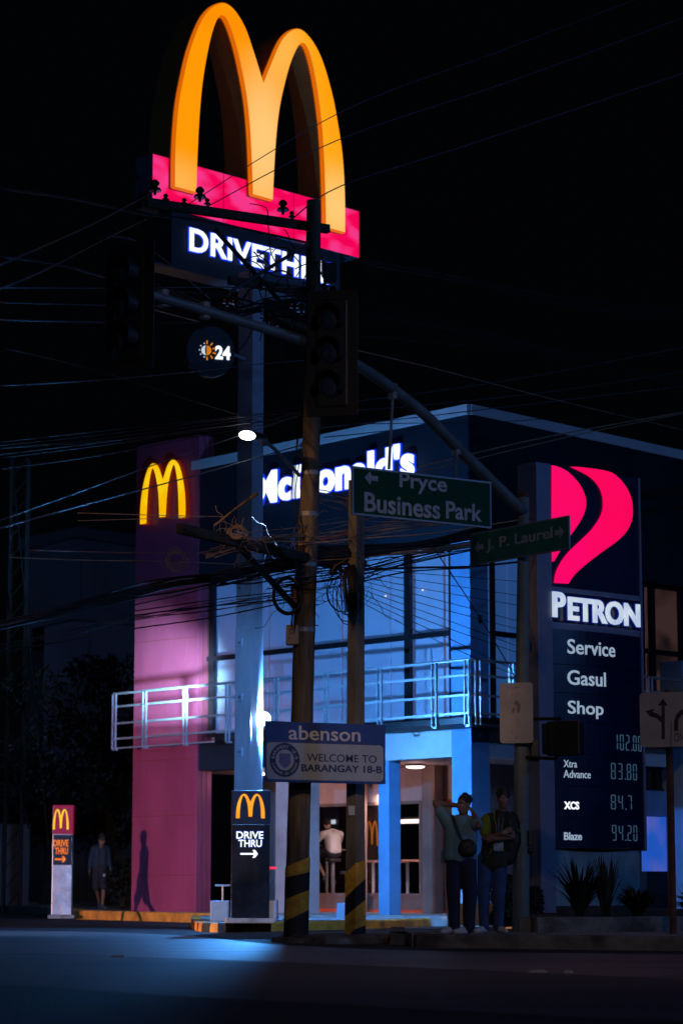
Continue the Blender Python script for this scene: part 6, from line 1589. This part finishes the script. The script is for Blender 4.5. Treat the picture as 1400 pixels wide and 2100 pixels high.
mb = MB(); mb.tube([w(.09, -.125, 1.44), w(.085, -.16, 1.28), w(.08, -.165, 1.14)], .016, 6, flat=(1, .3)); mb.tube([w(.15, -.125, 1.44), w(.12, -.16, 1.28), w(.09, -.165, 1.14)], .016, 6, flat=(1, .3)); obj('ribbon', mb, 'lanyard', bt_)

# --- the man walking towards the red pillar
Wp = P(205, 1862, 55.8)
D = Fig('person', 'man in a dark blue long-sleeved top and shorts walking towards the red pillar', (Wp.x, 55.8, .186), 1.0)
w = D.w
hc = w(.03, -.01, 1.55); J = dict(sl=w(-.15, .0, 1.36), sr=w(.14, .05, 1.36), el=w(-.22, .02, 1.10), er=w(.20, .02, 1.10), wl=w(-.235, -.04, .88), wr=w(.25, -.12, .90), hl=w(-.07, 0, .90), hr=w(.07, .0, .90), kl=w(-.09, .08, .50), kr=w(.10, -.16, .50), al=w(-.05, .38, .16), ar=w(.09, -.26, .08))
mb = MB(); q, R = head(mb, hc, (.55, -.7, -.45)); limb(mb, [w(0, 0, 1.40), hc - Vector((0, 0, .06))], [.06, .05])
limb(mb, [J['sl'], J['el'], J['wl']], [.056, .042, .028]); limb(mb, [J['sr'], J['er'], J['wr']], [.056, .042, .028]); hand(mb, J['wl'], (-.1, -.2, -1), (1, 0, 0), .5); hand(mb, J['wr'], (.1, -.3, -1), (-1, 0, 0), .5, side=-1)
limb(mb, [w(0, 0.02, 1.3), w(0, 0.02, .95)], [.09, .09]); limb(mb, [J['sl'], w(0, .01, 1.37), J['sr']], [.068, .095, .068]); limb(mb, [J['hl'], J['kl'], J['al']], [.082, .056, .038]); limb(mb, [J['hr'], J['kr'], J['ar']], [.082, .056, .038])
fused('body', mb, 'skin', D.t, .009, 3); face_bits(q, 1, D.t); hair(q, R, 1, D.t, 5, 1.05)
mb = MB(); limb(mb, [w(-.06, 0, 1.32), w(-.06, 0, .92)], [.115, .11]); limb(mb, [w(.06, 0.02, 1.32), w(.06, 0, .92)], [.115, .11]); limb(mb, [J['sl'], J['el'], J['wl'].lerp(J['el'], .1)], [.075, .06, .048]); limb(mb, [J['sr'], J['er'], J['wr'].lerp(J['er'], .1)], [.075, .06, .048]); limb(mb, [J['sl'], w(0, .01, 1.39), J['sr']], [.075, .085, .075]); fused('shirt', mb, 'jacket_blue', D.t, .009, 4)
mb = MB(); limb(mb, [w(-.03, 0, .93), w(.03, 0, .93)], [.125, .125]); limb(mb, [J['hl'], J['kl']], [.105, .095]); limb(mb, [J['hr'], J['kr']], [.105, .095]); fused('shorts', mb, 'shorts_dark', D.t, .009, 3)
mb = MB(); shoe(mb, w(-.05, .39, .05), (.3, -.85, -.45)); fused('shoe', mb, 'shoe_dark', D.t, .008, 2)
mb = MB(); shoe(mb, w(.09, -.26, 0), (.4, -.9, 0)); fused('shoe', mb, 'shoe_dark', D.t, .008, 2)
t = thing('face_mask_bag', 'small pale plastic bag in the lowered hand of the walking man', 'bag', w(.12, -.16, .78))
mb = MB(); mb.ball(w(.11, -.15, .74), 1, 10, 8, (.04, .03, .06)); obj('bag', mb, 'lanyard', t, smooth=True); t.name = 'plastic_bag'
dup(D.t, Vector((-7.34, 46.2, 0)) - D.t.location, 'man in dark blue walking along the road edge, shadow falling on the red pillar', rotz=-2.15)  # unseen walker, assumed and added out of view to cast the pillar shadow

# --- the diner on the bar stool, seen from behind
st, sc_ = stool(682, 1800, -4.0, 'white post bar stool under the diner in the white t-shirt', .72)
E_ = Fig('person', 'diner in a white t-shirt and dark shorts sitting with his back to the window', (sc_.x, sc_.y, zI), 1.06, .55)
w = E_.w
seat = .80
hc = w(-.03, .17, 1.42); J = dict(sl=w(-.20, .06, 1.24), sr=w(.21, .06, 1.24), el=w(-.31, .26, 1.04), er=w(.27, .2, 1.05), wl=w(-.12, .36, 1.02), wr=w(.14, .36, 1.06), hl=w(-.09, 0, .88), hr=w(.09, 0, .88), kl=w(-.24, .36, .84), kr=w(.22, .36, .84), al=w(-.13, .14, .42), ar=w(.12, .24, .42))
mb = MB(); q, R = head(mb, hc, (-.5, .75, -.5)); limb(mb, [w(0, .03, 1.28), hc - Vector((0, 0, .05))], [.06, .05]); limb(mb, [J['sl'], J['el'], J['wl']], [.056, .042, .028]); limb(mb, [J['sr'], J['er'], J['wr']], [.056, .042, .028]); hand(mb, J['wl'], (.6, .7, 0), (0, 0, -1), .5); hand(mb, J['wr'], (-.6, .7, 0), (0, 0, -1), .5, side=-1)
limb(mb, [w(0, .01, 1.2), w(0, 0, .92)], [.09, .09]); limb(mb, [J['sl'], w(0, .03, 1.27), J['sr']], [.068, .09, .068]); limb(mb, [J['hl'], J['kl'], J['al']], [.088, .058, .04]); limb(mb, [J['hr'], J['kr'], J['ar']], [.088, .058, .04]); fused('body', mb, 'skin_light', E_.t, .009, 3); hair(q, R, 1, E_.t, 2, 1.05)
mb = MB(); limb(mb, [w(-.07, .02, 1.2), w(-.06, -.03, .93)], [.115, .12]); limb(mb, [w(.08, .02, 1.2), w(.06, -.03, .93)], [.115, .12]); limb(mb, [w(0, .01, 1.2), w(0, -.035, .93)], [.12, .125]); limb(mb, [J['sl'], J['sl'].lerp(J['el'], .6)], [.082, .07]); limb(mb, [J['sr'], J['sr'].lerp(J['er'], .6)], [.082, .07]); limb(mb, [J['sl'], w(0, .03, 1.29), J['sr']], [.075, .08, .075]); fused('t_shirt', mb, 'tee_white', E_.t, .009, 4)
mb = MB(); limb(mb, [w(-.06, 0, .86), w(.06, 0, .86)], [.13, .13]); limb(mb, [J['hl'], J['kl']], [.115, .10]); limb(mb, [J['hr'], J['kr']], [.115, .10]); fused('shorts', mb, 'shorts_dark', E_.t, .009, 3)
mb = MB(); shoe(mb, w(-.13, .13, .30), (-.3, .8, -.3)); fused('shoe', mb, 'shoe_dark', E_.t, .008, 2)
mb = MB(); shoe(mb, w(.12, .23, .30), (.3, .8, -.3)); fused('shoe', mb, 'shoe_dark', E_.t, .008, 2)
stool(712, 1800, -4.4, 'dark low stool beside the white post stool', .45)
table(670, -4.9, 'high dining table in front of the seated diner', .9, 1.02)
table(765, -4.3, 'dining table seen behind the arches sticker', .7)
table(835, -4.0, 'red-topped dining table in the window right of the blue column', .9)
table(800, -6.0, 'small far dining table between the arches sticker and blue column', .6)
